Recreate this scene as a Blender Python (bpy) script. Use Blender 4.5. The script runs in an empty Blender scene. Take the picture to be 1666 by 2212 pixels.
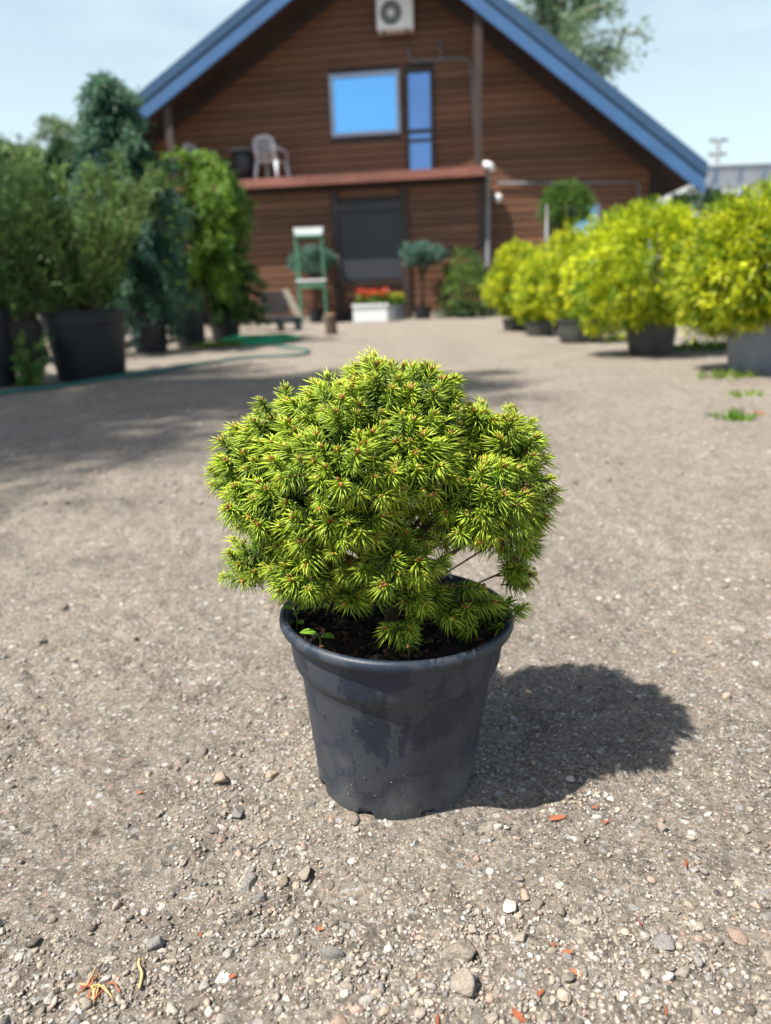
import bpy, bmesh, math, random
import numpy as np
from mathutils import Vector, Matrix, Quaternion

sc = bpy.context.scene
R = math.radians
# ------------------------------------------------------------------ camera
CAM_H, PITCH, ROLL, FPX = .553, R(16.7), R(2.2), 1598.0
r0 = np.array([1, 0, 0.]); fw = np.array([0, math.cos(PITCH), -math.sin(PITCH)]); u0 = np.array([0, math.sin(PITCH), math.cos(PITCH)])
cr = r0*math.cos(ROLL) - u0*math.sin(ROLL); cu = u0*math.cos(ROLL) + r0*math.sin(ROLL)
CAM = np.array([0, 0, CAM_H])
cam = bpy.data.cameras.new('camera'); camo = bpy.data.objects.new('camera', cam); sc.collection.objects.link(camo)
cam.sensor_fit = 'VERTICAL'; cam.sensor_height = 36; cam.sensor_width = 27.1; cam.lens = 26
m = Matrix((cr, cu, -fw)).transposed().to_4x4(); m.translation = Vector(CAM)
camo.matrix_world = m
cam.clip_start = .02; cam.clip_end = 2000
cam.dof.use_dof = True; cam.dof.focus_distance = .72; cam.dof.aperture_fstop = 4.0
sc.camera = camo
# ------------------------------------------------------------------ sky and sun
SUN_EL, SUN_AZ = R(58), math.atan2(-.895, -.446)          # azimuth from +Y towards +X
w = bpy.data.worlds.new('World'); sc.world = w; w.use_nodes = True
nt = w.node_tree; bg = nt.nodes['Background']
sky = nt.nodes.new('ShaderNodeTexSky'); sky.sky_type = 'NISHITA'; sky.sun_disc = False
sky.sun_elevation = SUN_EL; sky.sun_rotation = SUN_AZ % (2*math.pi)
sky.air_density = 1.0; sky.dust_density = 2.0; sky.ozone_density = 1.2
tcw = nt.nodes.new('ShaderNodeTexCoord'); sxyz = nt.nodes.new('ShaderNodeSeparateXYZ'); nt.links.new(tcw.outputs['Generated'], sxyz.inputs[0])
mrw = nt.nodes.new('ShaderNodeMapRange'); nt.links.new(sxyz.outputs[2], mrw.inputs[0]); mrw.inputs[1].default_value = 0.; mrw.inputs[2].default_value = .62; mrw.inputs[3].default_value = .80; mrw.inputs[4].default_value = .04
nzw = nt.nodes.new('ShaderNodeTexNoise'); nzw.inputs['Scale'].default_value = 3.2; nzw.inputs['Detail'].default_value = 7; mpw = nt.nodes.new('ShaderNodeMapping'); mpw.inputs['Scale'].default_value = (1, 1, 2.6); nt.links.new(tcw.outputs['Generated'], mpw.inputs[0]); nt.links.new(mpw.outputs[0], nzw.inputs['Vector'])
adw = nt.nodes.new('ShaderNodeMath'); adw.operation = 'MULTIPLY_ADD'; adw.use_clamp = True; nt.links.new(nzw.outputs['Fac'], adw.inputs[0]); adw.inputs[1].default_value = .9; adw.inputs[2].default_value = -.45
sdw = nt.nodes.new('ShaderNodeMath'); sdw.operation = 'ADD'; sdw.use_clamp = True; nt.links.new(mrw.outputs[0], sdw.inputs[0]); nt.links.new(adw.outputs[0], sdw.inputs[1])
mxw = nt.nodes.new('ShaderNodeMix'); mxw.data_type = 'RGBA'; nt.links.new(sdw.outputs[0], mxw.inputs[0]); nt.links.new(sky.outputs[0], mxw.inputs[6]); mxw.inputs[7].default_value = (8.4, 10.4, 10.9, 1)
nt.links.new(mxw.outputs[2], bg.inputs[0]); bg.inputs[1].default_value = .065
sun = bpy.data.lights.new('sun', 'SUN'); sun.energy = 5.0; sun.angle = R(.53); sun.color = (1, .95, .86)
suno = bpy.data.objects.new('sun', sun); sc.collection.objects.link(suno)
sdir = Vector((math.sin(SUN_AZ)*math.cos(SUN_EL), math.cos(SUN_AZ)*math.cos(SUN_EL), math.sin(SUN_EL)))
suno.rotation_euler = sdir.to_track_quat('Z', 'Y').to_euler(); suno.location = sdir*30
vs = sc.view_settings; vs.view_transform = 'Standard'; vs.look = 'None'; vs.exposure = .95; vs.gamma = 1
sc.cycles.use_denoising = True
sc.cycles.max_bounces = 8; sc.cycles.transparent_max_bounces = 8

# ------------------------------------------------------------------ helpers
rs = np.random.RandomState(7); random.seed(7)
C = sc.collection

def ray(x, y): return fw + cr*(x-833)/FPX - cu*(y-1106)/FPX
def G(x, y, z=0.):                      # pixel (photo scaled to 1666 wide) to the ground plane
    d = ray(x, y); return CAM + d*((z-CAM_H)/d[2])
def W(x, y, Y):                         # pixel to the upright plane at distance Y
    d = ray(x, y); return CAM + d*(Y/d[1])
YAW = R(-7); HO = np.array([0, 15., 0])
def H(x, y, yl):                        # pixel to a plane parallel to the house front, in house coordinates
    c, s = math.cos(-YAW), math.sin(-YAW); M = np.array([[c, -s, 0], [s, c, 0], [0, 0, 1]])
    o = M@(CAM-HO); d = M@ray(x, y); q = o + d*((yl-o[1])/d[1]); return float(q[0]), float(q[2])

def link(o, parent=None):
    C.objects.link(o)
    if parent is not None: o.parent = parent
    return o
def tag(o, label, cat, group=None):
    o['label'] = label; o['category'] = cat
    if group: o['group'] = group
    return o
def thing(name, label, cat, loc=(0, 0, 0), rotz=0, group=None):
    o = bpy.data.objects.new(name, None); o.empty_display_size = .1; link(o)
    o.location = loc; o.rotation_euler = (0, 0, rotz)
    return tag(o, label, cat, group)
def mesh_obj(name, me, mat, parent=None, smooth=False):
    me.materials.clear(); me.materials.append(mat)
    if smooth: me.polygons.foreach_set('use_smooth', [True]*len(me.polygons))
    return link(bpy.data.objects.new(name, me), parent)

def arr_mesh(name, V, F, col=None):
    """fast mesh: V (n,3), F list of (k,3) / (k,4) index arrays, col (n,3)"""
    me = bpy.data.meshes.new(name); V = np.asarray(V, np.float32)
    me.vertices.add(len(V)); me.vertices.foreach_set('co', V.ravel())
    F = [np.asarray(f, np.int32) for f in F if len(f)]
    idx = np.concatenate([f.ravel() for f in F]); cnt = np.concatenate([np.full(len(f), f.shape[1], np.int32) for f in F])
    me.loops.add(len(idx)); me.loops.foreach_set('vertex_index', idx)
    me.polygons.add(len(cnt)); st = np.concatenate([[0], np.cumsum(cnt)[:-1]]).astype(np.int32)
    me.polygons.foreach_set('loop_start', st)
    me.update(calc_edges=True); me.validate()
    if col is not None:
        a = me.color_attributes.new('col', 'FLOAT_COLOR', 'POINT')
        a.data.foreach_set('color', np.concatenate([np.asarray(col, np.float32), np.ones((len(V), 1), np.float32)], 1).ravel())
    return me

class MB:
    """collects shapes of one part"""
    def __init__(s): s.v = []; s.f = []
    def add(s, V, F):
        b = len(s.v); s.v += [tuple(map(float, p)) for p in V]; s.f += [tuple(i+b for i in f) for f in F]; return s
    def box(s, x0, x1, y0, y1, z0, z1, bev=0.0):
        if bev <= 0:
            V = [(x, y, z) for x in (x0, x1) for y in (y0, y1) for z in (z0, z1)]
            return s.add(V, [(0, 1, 3, 2), (4, 6, 7, 5), (0, 4, 5, 1), (2, 3, 7, 6), (0, 2, 6, 4), (1, 5, 7, 3)])
        bm = bmesh.new(); bmesh.ops.create_cube(bm, size=1)
        for v in bm.verts: v.co = Vector(((x0+x1)/2+v.co.x*(x1-x0), (y0+y1)/2+v.co.y*(y1-y0), (z0+z1)/2+v.co.z*(z1-z0)))
        bmesh.ops.bevel(bm, geom=bm.edges[:], offset=bev, segments=2, affect='EDGES', profile=.6)
        bm.verts.index_update()
        s.add([v.co for v in bm.verts], [[v.index for v in f.verts] for f in bm.faces]); bm.free(); return s
    def prism(s, poly, y0, y1):          # poly in (x,z)
        n = len(poly); V = [(x, y0, z) for x, z in poly] + [(x, y1, z) for x, z in poly]
        F = [tuple(range(n)), tuple(range(2*n-1, n-1, -1))] + [(i, i+n, (i+1) % n+n, (i+1) % n) for i in range(n)]
        return s.add(V, F)
    def tube(s, pts, rad, n=8, cap=True):
        pts = [Vector(p) for p in pts]; rad = rad if hasattr(rad, '__len__') else [rad]*len(pts)
        V = []; F = []; up = Vector((0, 0, 1)); a = None
        for i, p in enumerate(pts):
            t = (pts[min(i+1, len(pts)-1)]-pts[max(i-1, 0)]).normalized()
            if a is None: a = t.orthogonal().normalized()
            a = (a - t*a.dot(t)).normalized(); b = t.cross(a)
            for k in range(n):
                q = 2*math.pi*k/n; V.append(p + (a*math.cos(q)+b*math.sin(q))*rad[i])
        for i in range(len(pts)-1):
            for k in range(n): F.append((i*n+k, i*n+(k+1) % n, (i+1)*n+(k+1) % n, (i+1)*n+k))
        if cap: F += [tuple(range(n-1, -1, -1)), tuple(range((len(pts)-1)*n, len(pts)*n))]
        return s.add(V, F)
    def lathe(s, prof, n=32, c=(0, 0, 0), mod=None, cap=True):
        V = []; F = []
        for j, (r, z) in enumerate(prof):
            for k in range(n):
                q = 2*math.pi*k/n; rr, zz = (r, z) if mod is None else mod(q, r, z, j)
                V.append((c[0]+rr*math.cos(q), c[1]+rr*math.sin(q), c[2]+zz))
        for j in range(len(prof)-1):
            for k in range(n): F.append((j*n+k, j*n+(k+1) % n, (j+1)*n+(k+1) % n, (j+1)*n+k))
        if cap: F.append(tuple(range(n-1, -1, -1))); F.append(tuple(range((len(prof)-1)*n, len(prof)*n)))
        return s.add(V, F)
    def ball(s, c, r, sub=2, noise=0.0, seed=0):
        bm = bmesh.new(); bmesh.ops.create_icosphere(bm, subdivisions=sub, radius=1); q = np.random.RandomState(seed)
        bm.verts.index_update(); r = r if hasattr(r, '__len__') else (r, r, r)
        V = [(c[0]+v.co.x*r[0]*(1+noise*q.randn()), c[1]+v.co.y*r[1]*(1+noise*q.randn()), c[2]+v.co.z*r[2]*(1+noise*q.randn())) for v in bm.verts]
        s.add(V, [[v.index for v in f.verts] for f in bm.faces]); bm.free(); return s
    def mesh(s, name):
        me = bpy.data.meshes.new(name); me.from_pydata(s.v, [], s.f); me.update(); return me
    def build(s, name, mat, parent=None, smooth=False, angle=None):
        o = mesh_obj(name, s.mesh(name), mat, parent, smooth)
        if angle: o.data.set_sharp_from_angle(angle=R(angle))
        return o

# ------------------------------------------------------------------ materials
def nodes(name):
    mt = bpy.data.materials.new(name); mt.use_nodes = True; t = mt.node_tree
    return mt, t, t.nodes['Principled BSDF'], t.links.new
def ramp(t, stops):
    n = t.nodes.new('ShaderNodeValToRGB'); e = n.color_ramp.elements
    while len(e) < len(stops): e.new(.5)
    for k, (p, c) in zip(e, stops): k.position = p; k.color = (*c, 1)
    return n
def noise(t, L, scale, detail=4, rough=.55, coord='Object', vec=None, stretch=None):
    n = t.nodes.new('ShaderNodeTexNoise'); n.inputs['Scale'].default_value = scale; n.inputs['Detail'].default_value = detail; n.inputs['Roughness'].default_value = rough
    if vec is None:
        tc = t.nodes.new('ShaderNodeTexCoord'); vec = tc.outputs[coord]
    if stretch:
        mp = t.nodes.new('ShaderNodeMapping'); mp.inputs['Scale'].default_value = stretch; L(vec, mp.inputs[0]); vec = mp.outputs[0]
    L(vec, n.inputs['Vector']); return n
def plain(name, c, rough=.6, var=.25, scale=12., bump=.15, metal=0., coat=0., objvar=0., stretch=None, bscale=None):
    mt, t, b, L = nodes(name)
    n = noise(t, L, scale, 6, .6, stretch=stretch)
    lo = tuple(x*(1-var) for x in c); hi = tuple(min(1, x*(1+var)) for x in c)
    rp = ramp(t, [(.3, lo), (.7, hi)]); L(n.outputs['Fac'], rp.inputs[0]); out = rp.outputs[0]
    if objvar:
        oi = t.nodes.new('ShaderNodeObjectInfo'); mr = t.nodes.new('ShaderNodeMapRange'); L(oi.outputs['Random'], mr.inputs[0])
        mr.inputs[3].default_value = 1-objvar; mr.inputs[4].default_value = 1+objvar
        hs = t.nodes.new('ShaderNodeHueSaturation'); L(mr.outputs[0], hs.inputs['Value']); L(out, hs.inputs['Color']); out = hs.outputs[0]
    L(out, b.inputs['Base Color']); b.inputs['Roughness'].default_value = rough; b.inputs['Metallic'].default_value = metal
    b.inputs['Coat Weight'].default_value = coat
    if bump:
        n2 = noise(t, L, bscale or scale*6, 5, .6, stretch=stretch); bp = t.nodes.new('ShaderNodeBump'); bp.inputs['Strength'].default_value = bump; bp.inputs['Distance'].default_value = .01
        L(n2.outputs['Fac'], bp.inputs['Height']); L(bp.outputs[0], b.inputs['Normal'])
    return mt
def leafmat(name, trans=.35, rough=.5, objvar=.15, gain=1.0, spec=.4):
    mt, t, b, L = nodes(name); out = t.nodes['Material Output']
    at = t.nodes.new('ShaderNodeAttribute'); at.attribute_name = 'col'
    oi = t.nodes.new('ShaderNodeObjectInfo'); mr = t.nodes.new('ShaderNodeMapRange'); L(oi.outputs['Random'], mr.inputs[0]); mr.inputs[3].default_value = gain*(1-objvar); mr.inputs[4].default_value = gain*(1+objvar)
    hs = t.nodes.new('ShaderNodeHueSaturation'); L(mr.outputs[0], hs.inputs['Value']); L(at.outputs['Color'], hs.inputs['Color'])
    L(hs.outputs[0], b.inputs['Base Color']); b.inputs['Roughness'].default_value = rough; b.inputs['Specular IOR Level'].default_value = spec
    tr = t.nodes.new('ShaderNodeBsdfTranslucent'); L(hs.outputs[0], tr.inputs[0])
    mx = t.nodes.new('ShaderNodeMixShader'); mx.inputs[0].default_value = trans; L(b.outputs[0], mx.inputs[1]); L(tr.outputs[0], mx.inputs[2]); L(mx.outputs[0], out.inputs[0])
    return mt
def wood(name, c, objvar=.22):
    mt, t, b, L = nodes(name)
    oi = t.nodes.new('ShaderNodeObjectInfo'); tc = t.nodes.new('ShaderNodeTexCoord'); ad = t.nodes.new('ShaderNodeVectorMath'); ad.operation = 'MULTIPLY_ADD'
    cb = t.nodes.new('ShaderNodeCombineXYZ'); ml = t.nodes.new('ShaderNodeMath'); ml.operation = 'MULTIPLY'; ml.inputs[1].default_value = 37.; L(oi.outputs['Random'], ml.inputs[0]); L(ml.outputs[0], cb.inputs[0]); L(ml.outputs[0], cb.inputs[1])
    L(oi.outputs['Location'], ad.inputs[0]); ad.inputs[1].default_value = (3.1, 1.7, 5.3); L(tc.outputs['Object'], ad.inputs[2])
    n = noise(t, L, 3.0, 8, .65, vec=ad.outputs[0], stretch=(.6, 8, 9)); n2 = noise(t, L, 1.1, 3, .5, vec=ad.outputs[0])
    rp = ramp(t, [(.28, tuple(x*.55 for x in c)), (.55, c), (.8, tuple(x*1.35 for x in c))]); L(n.outputs['Fac'], rp.inputs[0])
    mr = t.nodes.new('ShaderNodeMapRange'); L(oi.outputs['Random'], mr.inputs[0]); mr.inputs[3].default_value = 1-objvar; mr.inputs[4].default_value = 1+objvar
    mr2 = t.nodes.new('ShaderNodeMapRange'); L(n2.outputs['Fac'], mr2.inputs[0]); mr2.inputs[1].default_value = .3; mr2.inputs[2].default_value = .7; mr2.inputs[3].default_value = .75; mr2.inputs[4].default_value = 1.15
    mm = t.nodes.new('ShaderNodeMath'); mm.operation = 'MULTIPLY'; L(mr.outputs[0], mm.inputs[0]); L(mr2.outputs[0], mm.inputs[1])
    hs = t.nodes.new('ShaderNodeHueSaturation'); L(mm.outputs[0], hs.inputs['Value']); L(rp.outputs[0], hs.inputs['Color'])
    L(hs.outputs[0], b.inputs['Base Color']); b.inputs['Roughness'].default_value = .55
    bp = t.nodes.new('ShaderNodeBump'); bp.inputs['Strength'].default_value = .3; bp.inputs['Distance'].default_value = .004; L(n.outputs['Fac'], bp.inputs['Height']); L(bp.outputs[0], b.inputs['Normal'])
    return mt

M = {}
M['plank'] = wood('brown stained siding', (.16, .068, .033))
M['dark_wood'] = wood('dark brown trim', (.045, .026, .022), .1)
M['soffit'] = wood('brown soffit', (.07, .04, .035), .15)
M['deck'] = wood('reddish deck edge', (.23, .085, .06), .1)
M['roof'] = plain('blue grey roof sheet', (.04, .09, .18), .35, .1, 3, .05, metal=.2)
M['fascia'] = plain('blue grey fascia', (.045, .12, .27), .4, .1, 3, .05)
M['frame_blue'] = plain('pale blue frame', (.35, .45, .62), .4, .08, 5, .03)
M['mirror_glass'] = plain('reflective blue window glass', (.20, .52, .95), .06, .03, 1, 0, metal=.92)
M['door_glass'] = plain('blue door glass', (.16, .30, .62), .1, .06, 2, 0, metal=.7)
M['shutter'] = plain('charcoal roller shutter', (.035, .04, .052), .45, .1, 6, .05)
M['grey_pipe'] = plain('grey pipe', (.17, .18, .19), .5, .12, 8, .05)
M['white'] = plain('white plastic', (.75, .76, .78), .45, .05, 8, .03)
M['chair'] = plain('grey white plastic', (.55, .58, .64), .5, .08, 8, .03)
M['dark_metal'] = plain('dark metal', (.03, .033, .04), .45, .2, 8, .05)
M['black_pot'] = plain('black nursery pot', (.011, .014, .020), .55, .35, 9, .1)
M['grey_pot'] = plain('grey plastic pot', (.17, .19, .22), .55, .2, 6, .1)
M['worn_pot'] = plain('dusty dark pot', (.055, .058, .055), .7, .4, 9, .15)
M['green_paint'] = plain('green painted wood', (.06, .17, .10), .6, .25, 9, .1)
M['pale_wood'] = plain('pale weathered wood', (.38, .33, .27), .8, .2, 6, .15, stretch=(1, 1, 6))
M['bark'] = plain('brown bark', (.085, .055, .038), .9, .4, 30, .5)
M['birch'] = plain('pale bark', (.45, .42, .38), .85, .35, 6, .3)
M['leaf'] = leafmat('leaf', .4)
M['needle'] = leafmat('spruce needle', .17, .38, .2, 1.0, .5)
M['hose'] = plain('teal garden hose', (.015, .13, .115), .4, .2, 10, .05)
M['soil'] = plain('dark potting soil', (.022, .014, .010), .95, .5, 60, .8, bscale=220)
M['hill'] = plain('poly sheet', (.7, .72, .78), .5, .08, 2, .05)

# ------------------------------------------------------------------ ground
def vnoise(x, y, scale, seed):
    x = x/scale + seed*17.13; y = y/scale + seed*9.71
    xi = np.floor(x).astype(np.int64); yi = np.floor(y).astype(np.int64); fx = x-xi; fy = y-yi
    def h(a, b):
        n = (a*374761393 + b*668265263 + seed*974634541) & 0x7fffffff
        n = ((n ^ (n >> 13))*1274126177) & 0x7fffffff
        return ((n ^ (n >> 16)) & 0xffff)/65535.
    fx = fx*fx*(3-2*fx); fy = fy*fy*(3-2*fy)
    return (h(xi, yi)*(1-fx)+h(xi+1, yi)*fx)*(1-fy) + (h(xi, yi+1)*(1-fx)+h(xi+1, yi+1)*fx)*fy - .5
POT = np.array([.0, .766])
def ground_h(x, y, fine=True):
    x = np.asarray(x, float); y = np.asarray(y, float)
    z = .016*vnoise(x, y, .55, 1) + .010*vnoise(x, y, .19, 2) + .030*vnoise(x, y, 2.3, 9)
    near = np.clip((6.-np.hypot(x, y))/3, 0, 1)
    z = z + near*(.011*vnoise(x, y, .06, 3) + .0055*vnoise(x, y, .023, 4) - .012*np.clip(vnoise(x, y, .045, 6)-.18, 0, 1))
    if fine: z = z + near*.0042*vnoise(x, y, .0105, 5)
    d = np.hypot(x-POT[0], y-POT[1]); k = np.clip((d-.075)/.13, 0, 1); k = k*k*(3-2*k)
    far = np.clip((40-np.hypot(x, y))/25, 0, 1)
    return z*k*far*np.clip(1.15-.012*np.hypot(x, y), .2, 1)
def axis(lo, hi, step, far_lo, far_hi, g):
    a = list(np.arange(lo, hi, step)); s = step
    while a[-1] < far_hi: s *= g; a.append(a[-1]+s)
    s = step; b = []; q = lo
    while q > far_lo: s *= g; q -= s; b.append(q)
    return np.array(b[::-1]+a)
gx = axis(-.55, .62, .0034, -700, 700, 1.05); gy = axis(.40, 1.25, .0034, -300, 900, 1.042)
X, Y = np.meshgrid(gx, gy); Z = ground_h(X, Y)
nx, ny = len(gx), len(gy)
ii = (np.arange(ny-1)[:, None]*nx + np.arange(nx-1)[None]).ravel()
gm = arr_mesh('ground', np.stack([X.ravel(), Y.ravel(), Z.ravel()], 1), [np.stack([ii, ii+1, ii+nx+1, ii+nx], 1)])
def ground_material():
    mt, t, b, L = nodes('trodden gravelly earth')
    tc = t.nodes.new('ShaderNodeTexCoord'); v = tc.outputs['Object']
    n1 = noise(t, L, 2.1, 7, .65, vec=v); n2 = noise(t, L, 22, 8, .7, vec=v); n3 = noise(t, L, 160, 5, .7, vec=v)
    r1 = ramp(t, [(.3, (.185, .157, .127)), (.52, (.24, .205, .168)), (.75, (.29, .25, .205))]); L(n1.outputs['Fac'], r1.inputs[0])
    r2 = ramp(t, [(.28, (.5, .48, .46)), (.5, (1, 1, 1)), (.72, (1.28, 1.26, 1.22))]); L(n2.outputs['Fac'], r2.inputs[0])
    r3 = ramp(t, [(.30, (.42, .40, .38)), (.5, (1, 1, 1)), (.66, (1.5, 1.5, 1.5))]); L(n3.outputs['Fac'], r3.inputs[0])
    def mul(a, c):
        x = t.nodes.new('ShaderNodeMix'); x.data_type = 'RGBA'; x.blend_type = 'MULTIPLY'; x.inputs[0].default_value = 1; x.clamp_result = False
        L(a, x.inputs[6]); L(c, x.inputs[7]); return x.outputs[2]
    c = mul(mul(r1.outputs[0], r2.outputs[0]), r3.outputs[0])
    # grit: voronoi grains, each its own tone, where the noise lets them through
    for scale, thr, seed in ((430, .40, 0.), (210, .52, 5.), (110, .74, 3.)):
        mp = t.nodes.new('ShaderNodeMapping'); mp.inputs['Location'].default_value = (seed, seed*2, 0); L(v, mp.inputs[0])
        vo = t.nodes.new('ShaderNodeTexVoronoi'); vo.inputs['Scale'].default_value = scale; L(mp.outputs[0], vo.inputs['Vector'])
        sp = t.nodes.new('ShaderNodeSeparateColor'); L(vo.outputs['Color'], sp.inputs[0])
        tone = ramp(t, [(0, (.07, .065, .06)), (.3, (.19, .175, .155)), (.55, (.29, .25, .21)), (.7, (.35, .25, .20)), (.8, (.33, .33, .33)), (1, (.60, .58, .54))]); L(sp.outputs[0], tone.inputs[0])
        g = t.nodes.new('ShaderNodeMath'); g.operation = 'GREATER_THAN'; L(sp.outputs[1], g.inputs[0]); g.inputs[1].default_value = thr
        e = t.nodes.new('ShaderNodeMath'); e.operation = 'LESS_THAN'; L(vo.outputs['Distance'], e.inputs[0]); e.inputs[1].default_value = .46
        k = t.nodes.new('ShaderNodeMath'); k.operation = 'MULTIPLY'; L(g.outputs[0], k.inputs[0]); L(e.outputs[0], k.inputs[1])
        k2 = t.nodes.new('ShaderNodeMath'); k2.operation = 'MULTIPLY'; k2.inputs[1].default_value = .8; L(k.outputs[0], k2.inputs[0])
        x = t.nodes.new('ShaderNodeMix'); x.data_type = 'RGBA'; L(k2.outputs[0], x.inputs[0]); L(c, x.inputs[6]); L(tone.outputs[0], x.inputs[7]); c = x.outputs[2]
    L(c, b.inputs['Base Color']); b.inputs['Roughness'].default_value = .95; b.inputs['Specular IOR Level'].default_value = .15
    bp = t.nodes.new('ShaderNodeBump'); bp.inputs['Strength'].default_value = 1.0; bp.inputs['Distance'].default_value = .006; L(n3.outputs['Fac'], bp.inputs['Height'])
    bp2 = t.nodes.new('ShaderNodeBump'); bp2.inputs['Strength'].default_value = .6; bp2.inputs['Distance'].default_value = .02; L(n2.outputs['Fac'], bp2.inputs['Height']); L(bp.outputs[0], bp2.inputs['Normal'])
    L(bp2.outputs[0], b.inputs['Normal'])
    return mt
M['ground'] = ground_material()
ground = mesh_obj('ground', gm, M['ground'], None, True); ground['kind'] = 'structure'

# ------------------------------------------------------------------ house
house = thing('wooden_house', 'brown plank house with a wide blue-edged gable roof and balcony', 'house', tuple(HO), YAW)
WY, PY, SY, BY = .60, 0., -.47, -.50          # main wall, porch wall, slab front, barge planes (house y)
aL = H(545, 0, BY); bL = H(305, 200, BY); aR = H(1090, 0, BY); bR = H(1525, 352, BY)
sL = (aL[1]-bL[1])/(aL[0]-bL[0]); sR = (bR[1]-aR[1])/(bR[0]-aR[0])
apx = (aR[1]-aL[1] + sL*aL[0] - sR*aR[0])/(sL-sR); apz = aL[1]+sL*(apx-aL[0])
xR = bR[0]; zR = apz+sR*(xR-apx); xL = H(110, 372, BY)[0]; zL = apz+sL*(xL-apx)
def roof_z(x): return apz + (sL*(x-apx) if x < apx else sR*(x-apx))
roof = MB(); T = .20
for (xe, ze) in ((xL, zL), (xR, zR)):
    roof.prism([(apx, apz), (xe, ze), (xe, ze-T), (apx, apz-T)], BY+.05, 11.5)
roof = roof.build('roof', M['roof'], house)
for (xe, ze) in ((xL, zL), (xR, zR)):
    d = np.array([xe-apx, ze-apz]); d /= np.linalg.norm(d); n = np.array([d[1], -d[0]]); n = n if n[1] < 0 else -n
    def strip(a, b, y0, y1, nm, mat, ext=0):
        p0 = np.array([apx, apz]); p1 = np.array([xe, ze]) + d*ext
        k0 = a/abs(n[1]); k1 = b/abs(n[1])
        MB().prism([(p0[0], p0[1]-k0), (p1[0], p1[1]-k0), (p1[0], p1[1]-k1), (p0[0], p0[1]-k1)], y0, y1).build(nm, mat, roof)
    strip(-.02, .15, BY-.03, BY+.045, 'roof_edge', M['roof'], .04)
    strip(.155, .185, BY+.01, BY+.045, 'edge_groove', M['dark_metal'], .03)
    strip(.19, .38, BY-.015, BY+.045, 'fascia', M['fascia'], .02)
    # soffit boards running along the slope
    L_ = math.hypot(xe-apx, ze-apz); yb = BY+.06
    while yb < WY+.3:
        p0 = np.array([apx, apz]); p1 = np.array([xe, ze])
        MB().prism([(p0[0], p0[1]-T-.004), (p1[0], p1[1]-T-.004), (p1[0], p1[1]-T-.03), (p0[0], p0[1]-T-.03)], yb, yb+.135).build('soffit_board', M['soffit'], roof)
        yb += .142
    MB().prism([(p0[0], p0[1]-T-.004), (p1[0], p1[1]-T-.004), (p1[0], p1[1]-T-.03), (p0[0], p0[1]-T-.03)], yb, 11.4).build('eave_soffit', M['soffit'], roof)
    xi = p0[0]+(p1[0]-p0[0])*.9; zi = roof_z(xi)
    MB().prism([(p0[0], p0[1]-T-.034), (xi, zi-T-.034), (xi, zi-T-.30), (p0[0], p0[1]-T-.30)], WY-.02, WY+.016).build('rake_board', M['dark_wood'], roof)
# wall cores
wxL, wxR = H(1400, 430, WY)[0]-10.3, H(1400, 430, WY)[0]
core = MB().prism([(wxL, 0), (wxR, 0), (wxR, roof_z(wxR)-T-.05), (apx, apz-T-.06), (wxL, roof_z(wxL)-T-.05)], WY+.05, 11.2).build('wall', M['dark_wood'], house)
PH, unit = .142, None
def plank_mesh(hh):
    m_ = MB(); q = .006
    prof = [(0, 0), (-.012, .0), (-.026, .012), (-.03, hh*.5), (-.026, hh-.014), (-.008, hh-q), (0, hh-q)]
    n = len(prof); V = [(-.5, a, b) for a, b in prof]+[(.5, a, b) for a, b in prof]
    F = [tuple(range(n)), tuple(range(2*n-1, n-1, -1))]+[(i, i+n, (i+1) % n+n, (i+1) % n) for i in range(n)]
    me = m_.add(V, F).mesh('plank'); me.materials.append(M['plank']); return me
unit = plank_mesh(PH)
def planks(parent, spans, z0, z1, y, cut):
    z = z0; k = 0
    while z+PH <= z1+1e-6:
        a, b = spans(z+PH); ivs = [(a, b)]
        for (ox0, ox1, oz0, oz1) in cut:
            if z+PH > oz0 and z < oz1:
                nv = []
                for (p, q) in ivs:
                    if ox0 > p+.02: nv.append((p, min(q, ox0)))
                    if ox1 < q-.02: nv.append((max(p, ox1), q))
                    if ox0 <= p and ox1 >= q: continue
                ivs = [i for i in nv if i[1]-i[0] > .05]
        # butt joints
        out = []
        for (p, q) in ivs:
            if q-p > 5: s = p+(q-p)*(.35+.3*((k*7) % 5)/5); out += [(p, s-.003), (s+.003, q)]
            else: out.append((p, q))
        for (p, q) in out:
            if q-p < .08: continue
            o = link(bpy.data.objects.new('plank', unit), parent); o.location = ((p+q)/2, y, z); o.scale = (q-p, 1, 1)
        z += PH; k += 1
w0 = H(711, 165, WY); w1 = H(866, 288, WY); d0 = H(873, 150, WY); d1 = H(940, 355, WY)
slab_z = H(800, 372, SY)[1]; slabR = H(1052, 352, SY)[0]; slabL = -4.1
porR = H(1046, 480, PY)[0]
b0 = H(1230, 445, WY); b1 = H(1293, 522, WY)
wtop = w0[1]+.02
def gable_span(zt):
    lo = max(wxL, apx+(zt+T+.06-apz)/sL); hi = min(wxR, apx+(zt+T+.06-apz)/sR); return lo, hi
winr = (w0[0], w1[0], w1[1], wtop); doorr = (d0[0], d1[0], slab_z+.03, d0[1]); lowr = (b0[0], b1[0], b1[1], b0[1])
planks(core, gable_span, .30, apz-.5, WY+.05, [winr, doorr, lowr, (wxL, porR-.1, -1, slab_z-.1)])
MB().box(wxL, wxR, WY-.005, WY+.05, 0, .295).build('plinth', plain('concrete plinth', (.27, .24, .21), .9, .25, 10, .3), core)
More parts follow.
